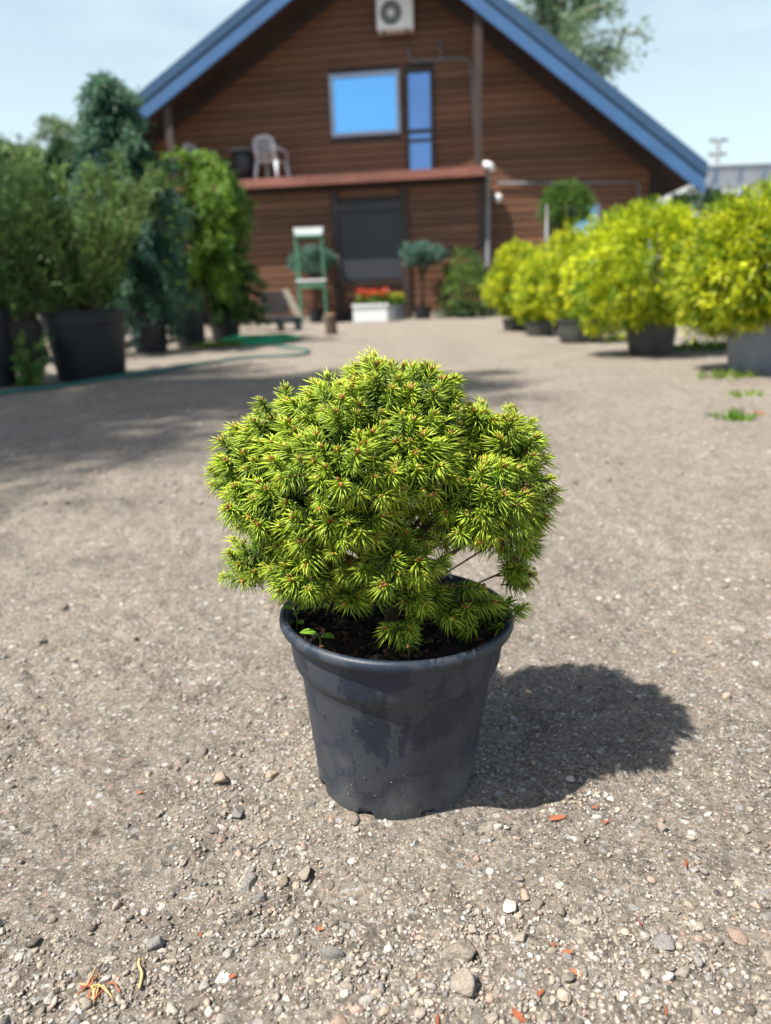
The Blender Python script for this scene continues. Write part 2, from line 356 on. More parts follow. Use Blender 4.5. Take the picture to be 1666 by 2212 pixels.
def window(name, r, gl, bars=()):
    x0, x1, z0, z1 = r; f = .07; y = WY+.04
    wn = MB()
    wn.box(x0, x0+f, y-.09, y, z0, z1); wn.box(x1-f, x1, y-.09, y, z0, z1); wn.box(x0+f, x1-f, y-.088, y, z0, z0+f); wn.box(x0+f, x1-f, y-.088, y, z1-f, z1)
    o = wn.build(name, M['frame_blue'] if name == 'window' else M['dark_wood'], house)
    MB().box(x0+f, x1-f, y-.05, y-.03, z0+f, z1-f).build('pane', gl, o)
    for (ba, bb) in bars: MB().box(x0+f, x1-f, y-.07, y-.052, ba, bb).build('bar', M['dark_wood'] if name == 'door' else M['frame_blue'], o)
    return o
window('window', winr, M['mirror_glass'])
dz = lambda yy: H(905, yy, WY)[1]
window('door', doorr, M['door_glass'], [(dz(288), dz(279)), (dz(307), dz(300))])
window('window', lowr, M['mirror_glass'])
# porch: side walls and front with boards
por = MB().box(slabL+.3, porR, PY+.03, WY+.04, 0, slab_z-.16).build('porch_wall', M['dark_wood'], house)
s0 = H(722, 440, PY); s1 = H(870, 600, PY)
shr = (s0[0], s1[0], s1[1], s0[1])
planks(por, lambda zt: (slabL+.3, porR), .12, slab_z-.16, PY+.03, [shr])
MB().box(slabL+.3, porR, PY-.02, PY+.03, 0, .115).build('plinth', bpy.data.materials['concrete plinth'], por)
for px in (712, 862):
    xx = H(px+14, 500, PY)[0]; MB().box(xx-.075, xx+.075, PY-.05, PY-.003, 0, slab_z-.16, .008).build('trim_post', M['dark_wood'], por)
MB().box(porR-.09, porR+.012, PY-.045, PY+.06, 0, slab_z-.16, .008).build('corner_post', M['dark_wood'], por)
# roller shutter
sh = MB().box(shr[0], shr[1], PY-.06, PY+.02, shr[3]-.17, shr[3], .012).build('shutter', M['dark_metal'], house)
z = shr[2]; 
slat = MB().box(-.5, .5, -.012, .012, 0, .052, .006).mesh('slat'); slat.materials.append(M['shutter'])
while z < shr[3]-.2:
    o = link(bpy.data.objects.new('slat', slat), sh); o.location = ((shr[0]+shr[1])/2, PY-.005, z); o.scale = (shr[1]-shr[0]-.06, 1, 1); z += .055
for xx in (shr[0], shr[1]-.045): MB().box(xx, xx+.045, PY-.045, PY+.02, shr[2]-.03, shr[3]-.17).build('guide_rail', M['dark_metal'], sh)
MB().box(shr[0]-.02, shr[1]+.02, PY-.05, PY+.02, shr[2]-.09, shr[2]-.03).build('sill', M['dark_wood'], sh)
# balcony
bal = MB().box(slabL, slabR, SY+.03, WY+.04, slab_z-.16, slab_z-.03).build('balcony', M['dark_wood'], house)
x = slabL
while x < slabR-.1:
    x2 = min(slabR, x+.9+.25*random.random()); MB().box(x+.003, x2-.003, SY, SY+.028, slab_z-.155, slab_z+.0, .004).build('edge_board', M['deck'], bal); x = x2
for k in range(10): MB().box(slabL, slabR-.004, SY+.032+k*.15, SY+.172+k*.15, slab_z-.028, slab_z-.004).build('deck_board', M['deck'], bal)
px0 = H(1036, 200, SY+.1); MB().box(slabR-.22, slabR-.08, SY+.06, SY+.2, slab_z-.02, roof_z(slabR-.15)-T-.03, .01).build('roof_post', M['dark_wood'], bal)
MB().box(-3.75, -3.6, SY+.06, SY+.2, slab_z-.02, roof_z(-3.7)-T-.05, .01).build('roof_post', M['dark_wood'], bal)
# pipes
dp = MB(); px = porR+.07
dp.tube([(slabR+.02, SY+.05, slab_z-.05), (slabR+.03, SY+.1, slab_z-.16), (px, PY-.05, slab_z-.5), (px, PY-.06, slab_z-.7), (px, PY-.06, .95), (px, PY-.1, .86)], .042, 10).build('downpipe', M['grey_pipe'], house, True)
MB().tube([(slabR-.06, SY+.0, slab_z+.02), (slabR+.06, SY+.0, slab_z+.0), (slabR+.1, SY+.02, slab_z-.08)], .06, 10).build('gutter_outlet', M['white'], house, True)
def hp(x, y, yl): a, b = H(x, y, yl); return (a, yl, b)
cy = WY-.03
MB().tube([hp(882, 95, cy), hp(886, 128, cy), hp(892, 133, cy), hp(1000, 126, cy), hp(1014, 132, cy), hp(1019, 150, cy), hp(1028, 345, cy)], .025, 8).build('conduit', M['grey_pipe'], house, True)
MB().tube([hp(952, 85, cy), hp(953, 128, cy)], .02, 8).build('conduit', M['grey_pipe'], house, True)
MB().tube([hp(1075, 396, cy), hp(1375, 393, cy), hp(1381, 400, cy), hp(1381, 470, cy)], .025, 8).build('conduit', M['grey_pipe'], house, True)
# air conditioner hung on the gable
a0 = H(812, -6, WY-.35); a1 = H(893, 60, WY-.35)
ac = thing('air_conditioner', 'white air conditioner unit high on the gable wall', 'air conditioner'); ac.parent = None
Mh = Matrix.Translation(Vector(HO)) @ Matrix.Rotation(YAW, 4, 'Z')
def place(o, lx, ly, lz): o.matrix_world = Mh @ Matrix.Translation((lx, ly, lz))
wA = a1[0]-a0[0]; hA = a0[1]-a1[1]; place(ac, (a0[0]+a1[0])/2, WY, a1[1])
MB().box(-wA/2, wA/2, -.36, -.07, 0, hA, .02).build('casing', M['white'], ac, True, 40)
fx = -wA*.1
MB().lathe([(hA*.36, 0), (hA*.36, .015), (hA*.3, .02), (hA*.3, 0)], 32).build('fan_ring', M['dark_metal'], ac).matrix_local = Matrix.Translation((fx, -.36, hA*.5)) @ Matrix.Rotation(R(90), 4, 'X')
MB().lathe([(hA*.3, 0), (hA*.29, .006), (.01, .006)], 32).build('fan_recess', M['grey_pipe'], ac).matrix_local = Matrix.Translation((fx, -.358, hA*.5)) @ Matrix.Rotation(R(90), 4, 'X')
MB().lathe([(hA*.1, 0), (hA*.1, .02), (.002, .025)], 20).build('fan_hub', M['white'], ac).matrix_local = Matrix.Translation((fx, -.366, hA*.5)) @ Matrix.Rotation(R(90), 4, 'X')
for s in (-1, 1): MB().box(s*wA*.32-.02, s*wA*.32+.02, -.38, .02, -.03, -.002).build('bracket', M['grey_pipe'], ac)
# wall lamp
lp = H(1076, 428, WY-.1); wl = thing('wall_lamp', 'round white lamp on the plank wall beside the downpipe', 'lamp'); place(wl, lp[0], WY+.03, lp[1])
MB().box(-.04, .04, -.05, 0, -.06, .06, .008).build('back_plate', M['white'], wl)
MB().ball((0, -.11, 0), .085, 2).build('globe', M['white'], wl, True)

# balcony furniture
def mono_chair(label, lx, ly, rz, s=1.0):
    t = thing('plastic_chair', label, 'chair', group='plastic chairs on the balcony'); place(t, lx, ly, slab_z+.001); t.rotation_euler.z += rz; t.scale = (s, s, s)
    MB().box(-.23, .23, -.22, .22, .40, .43, .012).build('seat', M['chair'], t)
    for sx in (-1, 1):
        for sy in (-1, 1):
            MB().tube([(sx*.27, sy*.27, 0), (sx*.235, sy*.22, .405)], [.03, .04], 8).build('leg', M['chair'], t, True)
        MB().tube([(sx*.255, -.22, .41), (sx*.28, -.2, .62), (sx*.28, .05, .64), (sx*.25, .24, .66)], .026, 8).build('armrest', M['chair'], t, True)
        MB().tube([(sx*.22, .21, .42), (sx*.22, .29, .82)], .028, 8).build('back_post', M['chair'], t, True)
    MB().tube([(-.22, .29, .80), (-.12, .30, .87), (.12, .30, .87), (.22, .29, .80)], .03, 8).build('back_rail', M['chair'], t, True)
    for k in range(5): xx = -.16+.08*k; MB().tube([(xx, .215, .42), (xx, .295, .85)], .018, 6).build('back_slat', M['chair'], t, True)
    return t
cx1 = H(588, 370, SY+.75)[0]; cx2 = H(440, 375, SY+.75)[0]; tx = H(527, 372, SY+.8)[0]
mono_chair('grey-white plastic armchair on the balcony next to the bare wall below the window', cx1, SY+.75, R(165), .9)
mono_chair('grey-white plastic armchair half hidden behind the weeping tree on the balcony', cx2, SY+.75, R(70), .9)
tb = thing('round_table', 'small dark round table between the two plastic chairs', 'table'); place(tb, tx, SY+.85, slab_z+.001)
MB().lathe([(.27, .60), (.28, .61), (.28, .63), (.26, .635)], 24).build('table_top', M['grey_pot'], tb)
for k in range(3): q = k*2.09+.4; MB().tube([(.2*math.cos(q), .2*math.sin(q), .0), (.16*math.cos(q), .16*math.sin(q), .6)], .02, 8).build('leg', M['dark_metal'], tb, True)
MB().lathe([(.17, .12), (.2, .56), (.19, .57)], 20).build('skirt', M['dark_metal'], tb, True)

# ------------------------------------------------------------------ foliage kit
def unitv(a): return a/np.maximum(np.linalg.norm(a, axis=-1, keepdims=True), 1e-9)
def blades(P, D, Ln, Wd, col, q, bend=.25):
    """rhombic leaves folded at mid: P base, D direction"""
    n = len(P); D = unitv(D); N = unitv(np.cross(D, unitv(q.randn(n, 3)))); S = np.cross(D, N)
    Ln = np.broadcast_to(Ln, n)[:, None]; Wd = np.broadcast_to(Wd, n)[:, None]
    mid = P + D*Ln*.45; tip = P + D*Ln + N*Ln*bend
    V = np.stack([P, mid+S*Wd*.5, tip, mid-S*Wd*.5], 1).reshape(-1, 3)
    i = np.arange(n)*4
    return V, [np.stack([i, i+1, i+2], 1), np.stack([i, i+2, i+3], 1)], np.repeat(col, 4, 0)
def leaf_obj(name, parts, parent, mat=None):
    V = []; T = []; K = []; o = 0
    for v, f, c in parts:
        V.append(v); K.append(c); T += [x+o for x in f]; o += len(v)
    return mesh_obj(name, arr_mesh(name, np.concatenate(V), T, np.concatenate(K)), mat or M['leaf'], parent)
def mixcol(q, n, a, b, j=.15, t=None):
    t = q.rand(n, 1) if t is None else t[:, None]
    c = np.array(a)*(1-t)+np.array(b)*t
    return np.clip(c*(1+j*q.randn(n, 1)), 0, 1)

def pot(name, label, loc, r, h, mat, group=None, taper=.82, cat='plant pot'):
    t = thing(name, label, cat, loc, 0, group)
    MB().lathe([(r*taper*.97, 0), (r*taper, .01), (r*.96, h*.80), (r*1.0, h*.81), (r*1.02, h*.965), (r*.96, h*.97), (r*.93, h*.8), (r*.5, h*.78)], 28).build('wall', mat, t, True, 35)
    MB().lathe([(r*1.02, h*.955), (r*1.07, h*.965), (r*1.07, h*.995), (r*1.04, h), (r*.97, h), (r*.96, h*.95)], 28, cap=False).build('rim', mat, t, True, 35)
    MB().lathe([(r*.94, h*.86), (r*.9, h*.89), (.01, h*.9)], 24).build('soil', M['soil'], t)
    return t

def curve_branch(p0, d0, L, droop, n=8):
    pts = [np.array(p0, float)]; d = unitv(np.array(d0, float))
    for k in range(n):
        d = unitv(d + np.array([0, 0, -droop/n])); pts.append(pts[-1]+d*L/n)
    return np.array(pts)
def along(pts, q, n):
    t = q.rand(n)*(len(pts)-1.001); i = t.astype(int); f = (t-i)[:, None]
    return pts[i]*(1-f)+pts[i+1]*f, unitv(pts[i+1]-pts[i]), t/(len(pts)-1)

def stemmy(name, label, base, h, spread, nst, c1, c2, seed, leafn=160, ll=.09, lw=.014, group=None, cat='shrub', lean=(0, 0)):
    """upright many-stemmed plant"""
    q = np.random.RandomState(seed); t = thing(name, label, cat, tuple(base), 0, group); parts = []
    for k in range(nst):
        a = q.rand()*6.283; s = q.rand()**.6
        d = np.array([math.cos(a)*s*spread+lean[0], math.sin(a)*s*spread+lean[1], 1.])
        L = h*(.6+.45*q.rand()); pts = curve_branch((math.cos(a)*.08*s, math.sin(a)*.08*s, -.08), d, L, .35*s+.1*q.rand(), 7)
        MB().tube(pts, list(np.linspace(.010, .003, 8)), 5, False).build('stem', M['bark'], t)
        P, D, tt = along(pts, q, leafn); k_ = tt > .18; P, D = P[k_], D[k_]
        dv = D*.75 + q.randn(len(P), 3)*.5
        parts.append(blades(P + q.randn(len(P), 3)*.02, dv, ll*(.6+.7*q.rand(len(P))), lw, mixcol(q, len(P), c1, c2, .2), q))
    leaf_obj('foliage', parts, t); return t

def conifer(name, label, base, h, rad, c1, c2, seed, nb=90, droop=1.3, trunk=.035, per=130, ll=.06, lw=.014, prof=None, group=None, cat='conifer', z0=.12, updir=.3, aim=None):
    q = np.random.RandomState(seed); t = thing(name, label, cat, tuple(base), 0, group); parts = []
    tp = [(0.02*math.sin(z*3), .02*math.cos(z*2.3), z) for z in np.linspace(-.1, h*.97, 9)]
    MB().tube(tp, list(np.linspace(trunk, trunk*.25, 9)), 8).build('trunk', M['bark'], t, True)
    limbs = MB()
    for k in range(nb):
        u = z0+(1-z0)*((k+q.rand())/nb); z = u*h; a = k*2.39996+q.randn()*.3
        if aim is not None and q.rand() < aim[1]: a = aim[0]+q.randn()*.5
        Lb = rad*(prof(u) if prof else (1-u)**.7+.15)*(.65+.6*q.rand())
        pts = curve_branch((0, 0, z), (math.cos(a), math.sin(a), updir+.5*u), Lb*1.25, droop*(.7+.5*q.rand()), 7)
        limbs.tube(pts, list(np.linspace(.008, .002, 8)), 4, False)
        P, D, tt = along(pts, q, per); P = P+q.randn(len(P), 3)*np.array([.03, .03, .025])*(.6+h*.25)
        dv = D*.8+q.randn(len(P), 3)*.45+np.array([0, 0, -.25])
        tone = np.clip(.45+.45*q.randn()+.2*q.randn(len(P)), 0, 1)
        parts.append(blades(P, dv, ll*(.6+.8*q.rand(len(P))), lw, mixcol(q, len(P), c1, c2, .15, tone), q))
    limbs.build('limb', M['bark'], t)
    leaf_obj('crown', parts, t); return t

def globe(name, label, base, cz, rx, rz, c1, c2, seed, n=5200, ll=.06, lw=.02, group=None, cat='shrub', lump=.16, stem=.02, droop=.25, ry=None, stem_from=0.):
    q = np.random.RandomState(seed); t = thing(name, label, cat, tuple(base), 0, group)
    ry = ry or rx
    MB().tube([(0, 0, stem_from), (.01, 0, cz*.5), (0, .01, cz)], [stem, stem*.9, stem*.6], 8).build('trunk', M['bark'], t, True)
    lb = unitv(q.randn(26, 3)); la = (.5+q.rand(26))*lump
    nc = n//14
    d = unitv(q.randn(nc, 3)); bump = (np.exp(-((1-d@lb.T)/.10))*la).sum(1)
    rr = (.38+.62*q.rand(nc)**.45)*(.86+bump)
    Pc = d*rr[:, None]*np.array([rx, ry, rz])
    tone = np.clip(.5+.55*q.randn(nc), 0, 1)
    idx = np.repeat(np.arange(nc), 14); P = Pc[idx]+q.randn(len(idx), 3)*ll*.42+np.array([0, 0, cz])
    dirs = unitv(d[idx]*.9+np.array([0, 0, .25-droop])+q.randn(len(idx), 3)*.42)
    tt = np.clip(tone[idx]+.15*q.randn(len(idx)), 0, 1)
    parts = [blades(P, dirs, ll*(.6+.7*q.rand(len(idx))), lw, mixcol(q, len(idx), c1, c2, .1, tt), q)]
    br = MB()
    for k in range(22):
        e = Pc[q.randint(nc)]*.85+np.array([0, 0, cz]); br.tube([(0, 0, cz*.45+stem_from*.5), tuple(e*np.array([.5, .5, 1])*np.array([1, 1, .9])), tuple(e)], [stem*.5, stem*.3, .003], 4, False)
    br.build('branch', M['bark'], t)
    leaf_obj('crown', parts, t); return t

# ------------------------------------------------------------------ background trees
def bigtree(name, label, base, h, crown_r, c1, c2, seed, nb=34, per=260, ll=.16, lw=.09, z0=.3, bark='bark', cat='tree', group=None, tr=.16, droop=.5):
    q = np.random.RandomState(seed); t = thing(name, label, cat, tuple(base), 0, group); parts = []
    tp = [(.12*math.sin(z*.7+seed), .12*math.cos(z*.5), z) for z in np.linspace(-.2, h*.95, 10)]
    MB().tube(tp, list(np.linspace(tr, .02, 10)), 9).build('trunk', M[bark], t, True)
    limbs = MB()
    for k in range(nb):
        u = z0+(1-z0)*((k+q.rand())/nb); a = k*2.39996+q.randn()*.4; L = crown_r*(math.sin(math.pi*min(1, (u-z0)/(1-z0)*.85+.13)))**.6*(.7+.5*q.rand())
        pts = curve_branch((0, 0, u*h*.95), (math.cos(a), math.sin(a), .7), L*1.2, droop+.5*q.rand(), 7)
        limbs.tube(pts, list(np.linspace(tr*.3, .008, 8)), 5, False)
        for j in range(4):
            f = .35+.65*q.rand(); i0 = int(f*6.9); b = q.rand()*6.283
            p2 = curve_branch(pts[i0], (math.cos(b), math.sin(b), .3), L*.42, 1.0, 5)
            limbs.tube(p2, list(np.linspace(.02, .004, 6)), 4, False)
            P, D, tt = along(p2, q, per//4); P = P+q.randn(len(P), 3)*L*.10
            parts.append(blades(P, D*.4+q.randn(len(P), 3)*.6+np.array([0, 0, -.4]), ll*(.6+.7*q.rand(len(P))), lw, mixcol(q, len(P), c1, c2, .2), q))
    limbs.build('limb', M[bark], t); leaf_obj('crown', parts, t); return t
DG, MG, LG = (.035, .075, .02), (.07, .14, .03), (.13, .21, .04)
tp = W(1205, 60, 31.); bigtree('birch_tree', 'feathery tree rising behind the right roof slope', (tp[0], 31, 0), W(1205, -110, 31)[2], 2.3, (.10, .17, .09), (.18, .26, .14), 11, 46, 300, .2, .1, .35, 'birch')
for k, (px, py, Yd, sd, lab) in enumerate(((30, 270, 33, 21, 'pale hazy tree far off beyond the tall potted shrubs, farther from the house'), (140, 215, 29, 22, 'pale hazy tree just past the left roof eave'), (-60, 250, 26, 24, 'rounded pale tree behind the leafy weed corner'))):
    p = W(px, py, Yd); bigtree('far_tree', lab, (p[0], Yd, 0), p[2]*.95, 2.3, (.12, .19, .10), (.22, .29, .15), sd, 26, 120, .22, .10, .25, group='trees beyond the house')  # leaf colours paled to stand in for distance haze
for (x_, y_, h_, r_, sd, lab) in ((-9.6, 14, 3.6, 1.7, 25, 'leafy tree off to the side of the potted row, nearest the yard'), (-13, 19, 5.2, 2.2, 26, 'broad tree standing behind the leafy side tree'), (-9.5, 22, 4.6, 2.0, 27, 'tree between the far row and the house corner'), (-17, 27, 7, 2.8, 28, 'tall tree at the outer end of the far row'), (17, 20, 6, 2.4, 29, 'tree past the outer end of the greenhouse'), (22, 34, 8, 3, 30, 'big tree behind the outer end of the greenhouse')):
    bigtree('far_tree', lab, (x_, y_, 0), h_, r_, (.07, .13, .05), (.15, .23, .08), sd, 30, 200, .2, .10, .15, group='trees beyond the house')
p = W(1512, 412, 17.); globe('round_shrub', 'dark green clipped shrub under the right roof eave', (p[0]+.0, 17, 0), p[2]-.45, .75, .5, (.03, .08, .03), (.07, .15, .05), 31, 5000, .09, .04)
# tall birch just outside the picture whose crown throws the dappled shade over the yard
bigtree('birch_tree', 'tall slender birch beside the potted row, shading the yard', (-8.0, .75, 0), 15.2, 1.6, (.06, .12, .03), (.12, .2, .05), 41, 66, 460, .095, .06, .50, 'birch', tr=.11)

bigtree('birch_tree', 'second slender birch shading the large black pots', (-9.4, 2.5, 0), 12.5, 1.6, (.06, .12, .03), (.12, .2, .05), 43, 60, 420, .1, .06, .45, 'birch', tr=.11)
# greenhouse far right
gh = thing('greenhouse', 'pale plastic-sheeted greenhouse with bluish frame behind the yellow shrubs', 'greenhouse', (0, 0, 0))
gY = 24.; gp0 = W(1440, 440, gY); gp1 = W(1800, 440, gY); gt = W(1600, 362, gY)[2]; gh.location = (gp0[0], gY, 0); gw = gp1[0]-gp0[0]; gb = gt
npan = 7
for k in range(npan):
    x0 = gw*k/npan; x1 = gw*(k+1)/npan
    MB().box(x0+.05, x1-.05, -.01, .01, .05, gb-.06).build('panel', M['hill'], gh)
    MB().box(x0-.05, x0+.05, -.05, .05, 0, gb-.05).build('post', M['frame_blue'], gh)
    if k % 2: MB().tube([(x0, -.03, gb*.45), (x1, -.03, gb-.1)], .03, 6).build('brace', M['frame_blue'], gh)
MB().box(-.06, gw+.06, -.06, .06, gb-.05, gb+.06).build('eave_rail', M['frame_blue'], gh)
MB().box(-.05, gw+.05, -.045, .045, gb*.62, gb*.62+.08).build('mid_rail', M['frame_blue'], gh)
MB().prism([(0, gb+.06), (gw, gb+.06), (gw, gb+.1), (0, gb+.1)], -.2, 5.).build('roof_sheet', M['hill'], gh)
MB().box(gw-.1, gw, .05, 5, 0, gb+.06).build('end_panel', M['hill'], gh); MB().box(0, .1, .05, 5, 0, gb+.06).build('end_panel', M['hill'], gh)
up = W(1553, 300, 40.); u1 = W(1553, 440, 40.)
po = thing('utility_pole', 'slim pole with crossarm standing beyond the greenhouse', 'pole', (up[0], 40, 0))
MB().tube([(0, 0, 0), (0, 0, up[2])], [.16, .11], 10).build('shaft', M['grey_pipe'], po, True)
for zz in (.12, .75): MB().box(-.45, .45, -.06, .06, up[2]-zz, up[2]-zz+.12).build('crossarm', M['grey_pipe'], po)
wk = thing('white_awning', 'bright white plastic sheet stretched low under the right eave', 'awning', (0, 0, 0))
a = W(1425, 432, 19.); b = W(1525, 392, 19.)
MB().prism([(a[0], a[2]-.12), (b[0], b[2]-.15), (b[0], b[2]+.12), (a[0], a[2]+.05)], 19., 20.5).build('sheet', M['white'], wk)
for q_ in (a, b): MB().tube([(q_[0], 19.05, 0), (q_[0], 19.05, q_[2])], .03, 6).build('post', M['grey_pipe'], wk)

# ------------------------------------------------------------------ left row of potted plants
def at(px, py): g = G(px, py); return np.array([g[0], g[1], 0])
def top(px, py, Yd): return W(px, py, Yd)[2]
def potset(px, py, wpx, toppx, label, mat, r=None):
    b = at(px, py); zc = b[1]*math.cos(PITCH)+CAM_H*math.sin(PITCH); r = r or wpx/2/FPX*zc*.95
    b = b+np.array([0, r*.9, 0]); h = max(.14, W(px, toppx, b[1]-r)[2])
    pot('plant_pot', label, tuple(b), r, h, mat, 'nursery pots along the yard'); return b, h, r
b1, h1, r1 = potset(172, 826, 185, 672, 'very large black pot under the tall feathery shrub', M['black_pot'])
stemmy('feathery_shrub', 'tall feathery many-stemmed green shrub in the very large black pot', b1+np.array([0, 0, h1*.9]), 1.25, .62, 60, (.07, .16, .04), (.25, .37, .10), 51, 190, .085, .013, 'potted shrubs on the hose side', lean=(-.12, 0))
b0_, h0_, r0_ = potset(-30, 842, 110, 665, 'black pot beside the leafy weed', M['black_pot'])
stemmy('feathery_shrub', 'tall feathery green shrub rising behind the leafy weed', b0_+np.array([0, 0, h0_*.9]), 1.16, .6, 46, (.07, .17, .05), (.24, .37, .11), 52, 180, .085, .013, 'potted shrubs on the hose side')
bb = np.array([-3.5, 7.4, 0]); pot('plant_pot', 'black pot hidden behind the very large black pot', tuple(bb), .26, .4, M['black_pot'], 'nursery pots along the yard')
stemmy('feathery_shrub', 'feathery green shrub standing behind the very large black pot', bb+np.array([0, 0, .36]), 1.5, .7, 46, (.06, .14, .05), (.2, .32, .1), 53, 180, .1, .016, 'potted shrubs on the hose side')
b2, h2, r2 = potset(318, 768, 86, 680, 'black pot with a white tag next to the very large pot', M['black_pot'])
hh = top(283, 175, b2[1])
conifer('weeping_conifer', 'tall blue-green weeping conifer reaching up to the roof edge', b2+np.array([-.10, 0, h2*.85]), hh-h2*.85, .50, (.025, .085, .06), (.11, .22, .13), 61, 120, 2.6, .03, 190, .075, .02, prof=lambda u: (.85-.52*max(0, u-.5)/.5)+.38*math.sin(min(1, u*1.1)*math.pi)*(.3+.7*abs(math.sin(u*9))), group='potted conifers on the hose side', z0=.05, updir=.9)
tg = MB().box(-.05, .05, -.004, .004, -.03, .03).build('plant_tag', M['white']); q2 = W(290, 722, b2[1]-r2*1.12); tg.location = q2; tag(tg, 'small white tag hanging on a black pot', 'tag')
b3, h3, r3 = potset(408, 752, 72, 672, 'black pot under the bright weeping tree', M['black_pot'])
conifer('weeping_tree', 'bright green weeping tree with a drooping branch over the porch corner', b3+np.array([.18, .1, h3*.85]), top(465, 338, b3[1])-h3*.85, .62, (.06, .16, .02), (.26, .42, .05), 62, 64, 3.4, .03, 190, .075, .022, prof=lambda u: .35+.8*u, group='potted conifers on the hose side', z0=.2, updir=1.0, aim=(-.1, .42))
b4, h4, r4 = potset(484, 740, 72, 676, 'black pot under the dark green conifer near the bench', M['black_pot'])
conifer('dark_conifer', 'dense dark green conifer between the weeping tree and the bench', b4+np.array([.0, .1, h4*.85]), top(480, 430, b4[1])-h4*.85, .40, (.02, .07, .025), (.08, .17, .03), 63, 100, 1.2, .03, 190, .07, .02, group='potted conifers on the hose side', z0=.02)
b5 = at(545, 716); conifer('spreading_juniper', 'bright green spreading juniper beside the dark bench', b5+np.array([-.5, .35, 0]), top(545, 575, b5[1]), .34, (.04, .10, .02), (.14, .24, .04), 64, 70, .7, .02, 150, .06, .02, z0=.1)
bx_ = np.array([-3.6, 9.6, 0]); conifer('dark_conifer', 'dark green conifer at the back behind the feathery shrubs', bx_, 2.3, .75, (.025, .075, .035), (.07, .14, .05), 65, 110, 1.2, .04, 200, .09, .025, group='potted conifers on the hose side')
# weed and tufts
def tuft(name, label, px, py, n, h, wd, c1, c2, seed, lw=.006, sp=.10, group=None, cat='grass tuft', loc=None):
    q = np.random.RandomState(seed); b = at(px, py) if loc is None else np.array(loc)
    P = np.stack([q.randn(n)*sp, q.randn(n)*sp*.7, np.zeros(n)-.004], 1); D = q.randn(n, 3)*.55+np.array([0, 0, .9])
    P[:, 2] += ground_h(b[0]+P[:, 0], b[1]+P[:, 1])
    o = leaf_obj(name, [blades(P, D, h*(.4+.8*q.rand(n)), lw, mixcol(q, n, c1, c2, .15), q, .5)], None); o.location = b
    o['kind'] = 'stuff'
    return tag(o, label, cat, group)
LIME = ((.12, .24, .02), (.32, .42, .05))
tuft('grass_tuft', 'yellow-green grass tuft at the foot of the grey pot', 1570, 818, 130, .05, .1, *LIME, 71, .008, .09, 'grass tufts in the yard')
tuft('grass_tuft', 'thin yellow-green grass strip on bare ground before the grey pot', 1610, 858, 60, .035, .1, *LIME, 72, .007, .05, 'grass tufts in the yard')
tuft('grass_tuft', 'bright green grass tuft by the orange leaf', 1588, 908, 80, .05, .1, (.10, .26, .03), (.24, .42, .05), 73, .009, .03, 'grass tufts in the yard')
tuft('grass_tuft', 'yellowish grass along the foot of the conifer pots', 470, 752, 200, .09, .1, *LIME, 74, .012, .16, 'grass tufts in the yard')
tuft('grass_tuft', 'strip of grass under the golden shrubs between the pots', 1540, 752, 260, .09, .1, (.06, .16, .02), (.2, .32, .05), 75, .012, .2, 'grass tufts in the yard')
wd = at(62, 835); tw = thing('leafy_weed', 'broad-leaved green weed growing between the black pots', 'weed', tuple(wd))
q = np.random.RandomState(76); parts = []
for k in range(9):
    a_ = q.rand()*6.28; pts = curve_branch((0, 0, -.02), (math.cos(a_)*.4, math.sin(a_)*.4, 1), .22+.25*q.rand(), .8, 6)
    MB().tube(pts, .004, 5, False).build('stem', M['bark'], tw); P, D, tt = along(pts, q, 16); parts.append(blades(P, q.randn(16, 3)*.8+np.array([0, 0, .1]), .07+.05*q.rand(16), .05, mixcol(q, 16, (.07, .18, .04), (.22, .36, .08), .1), q))
leaf_obj('foliage', parts, tw)
# hose
hs_ = [G(x, y) for x, y in ((-60, 862), (0, 853), (90, 842), (200, 826), (330, 806), (430, 789), (540, 775), (650, 768), (662, 758), (600, 752))]
def smooth_pts(pts, n=8):
    pts = [np.array(p) for p in pts]; out = []
    for i in range(len(pts)-1):
        p0 = pts[max(i-1, 0)]; p1 = pts[i]; p2 = pts[i+1]; p3 = pts[min(i+2, len(pts)-1)]
        for k in range(n):
            t = k/n; out.append(.5*((2*p1)+(-p0+p2)*t+(2*p0-5*p1+4*p2-p3)*t*t+(-p0+3*p1-3*p2+p3)*t**3))
    out.append(pts[-1]); return out
hp_ = [(p[0], p[1], float(ground_h(p[0], p[1]))+.012) for p in smooth_pts(hs_)]
tag(MB().tube(hp_, .014, 8).build('garden_hose', M['hose'], None, True), 'teal garden hose lying along the foot of the pots', 'hose')
coil = []
cc = at(560, 742)
for k in range(90):
    a_ = k*.25; coil.append((cc[0]+(.42+.05*math.sin(k*.7))*math.cos(a_), cc[1]+.5*math.sin(a_)*(1+.1*math.sin(k*.37)), .02+.006*math.sin(k*.9)+k*.0006))
tag(MB().tube(coil, .016, 8).build('garden_hose', plain('bright green hose', (.02, .36, .17), .4, .15, 10, .05), None, True), 'bright green hose coiled loosely on the ground by the bench', 'hose')

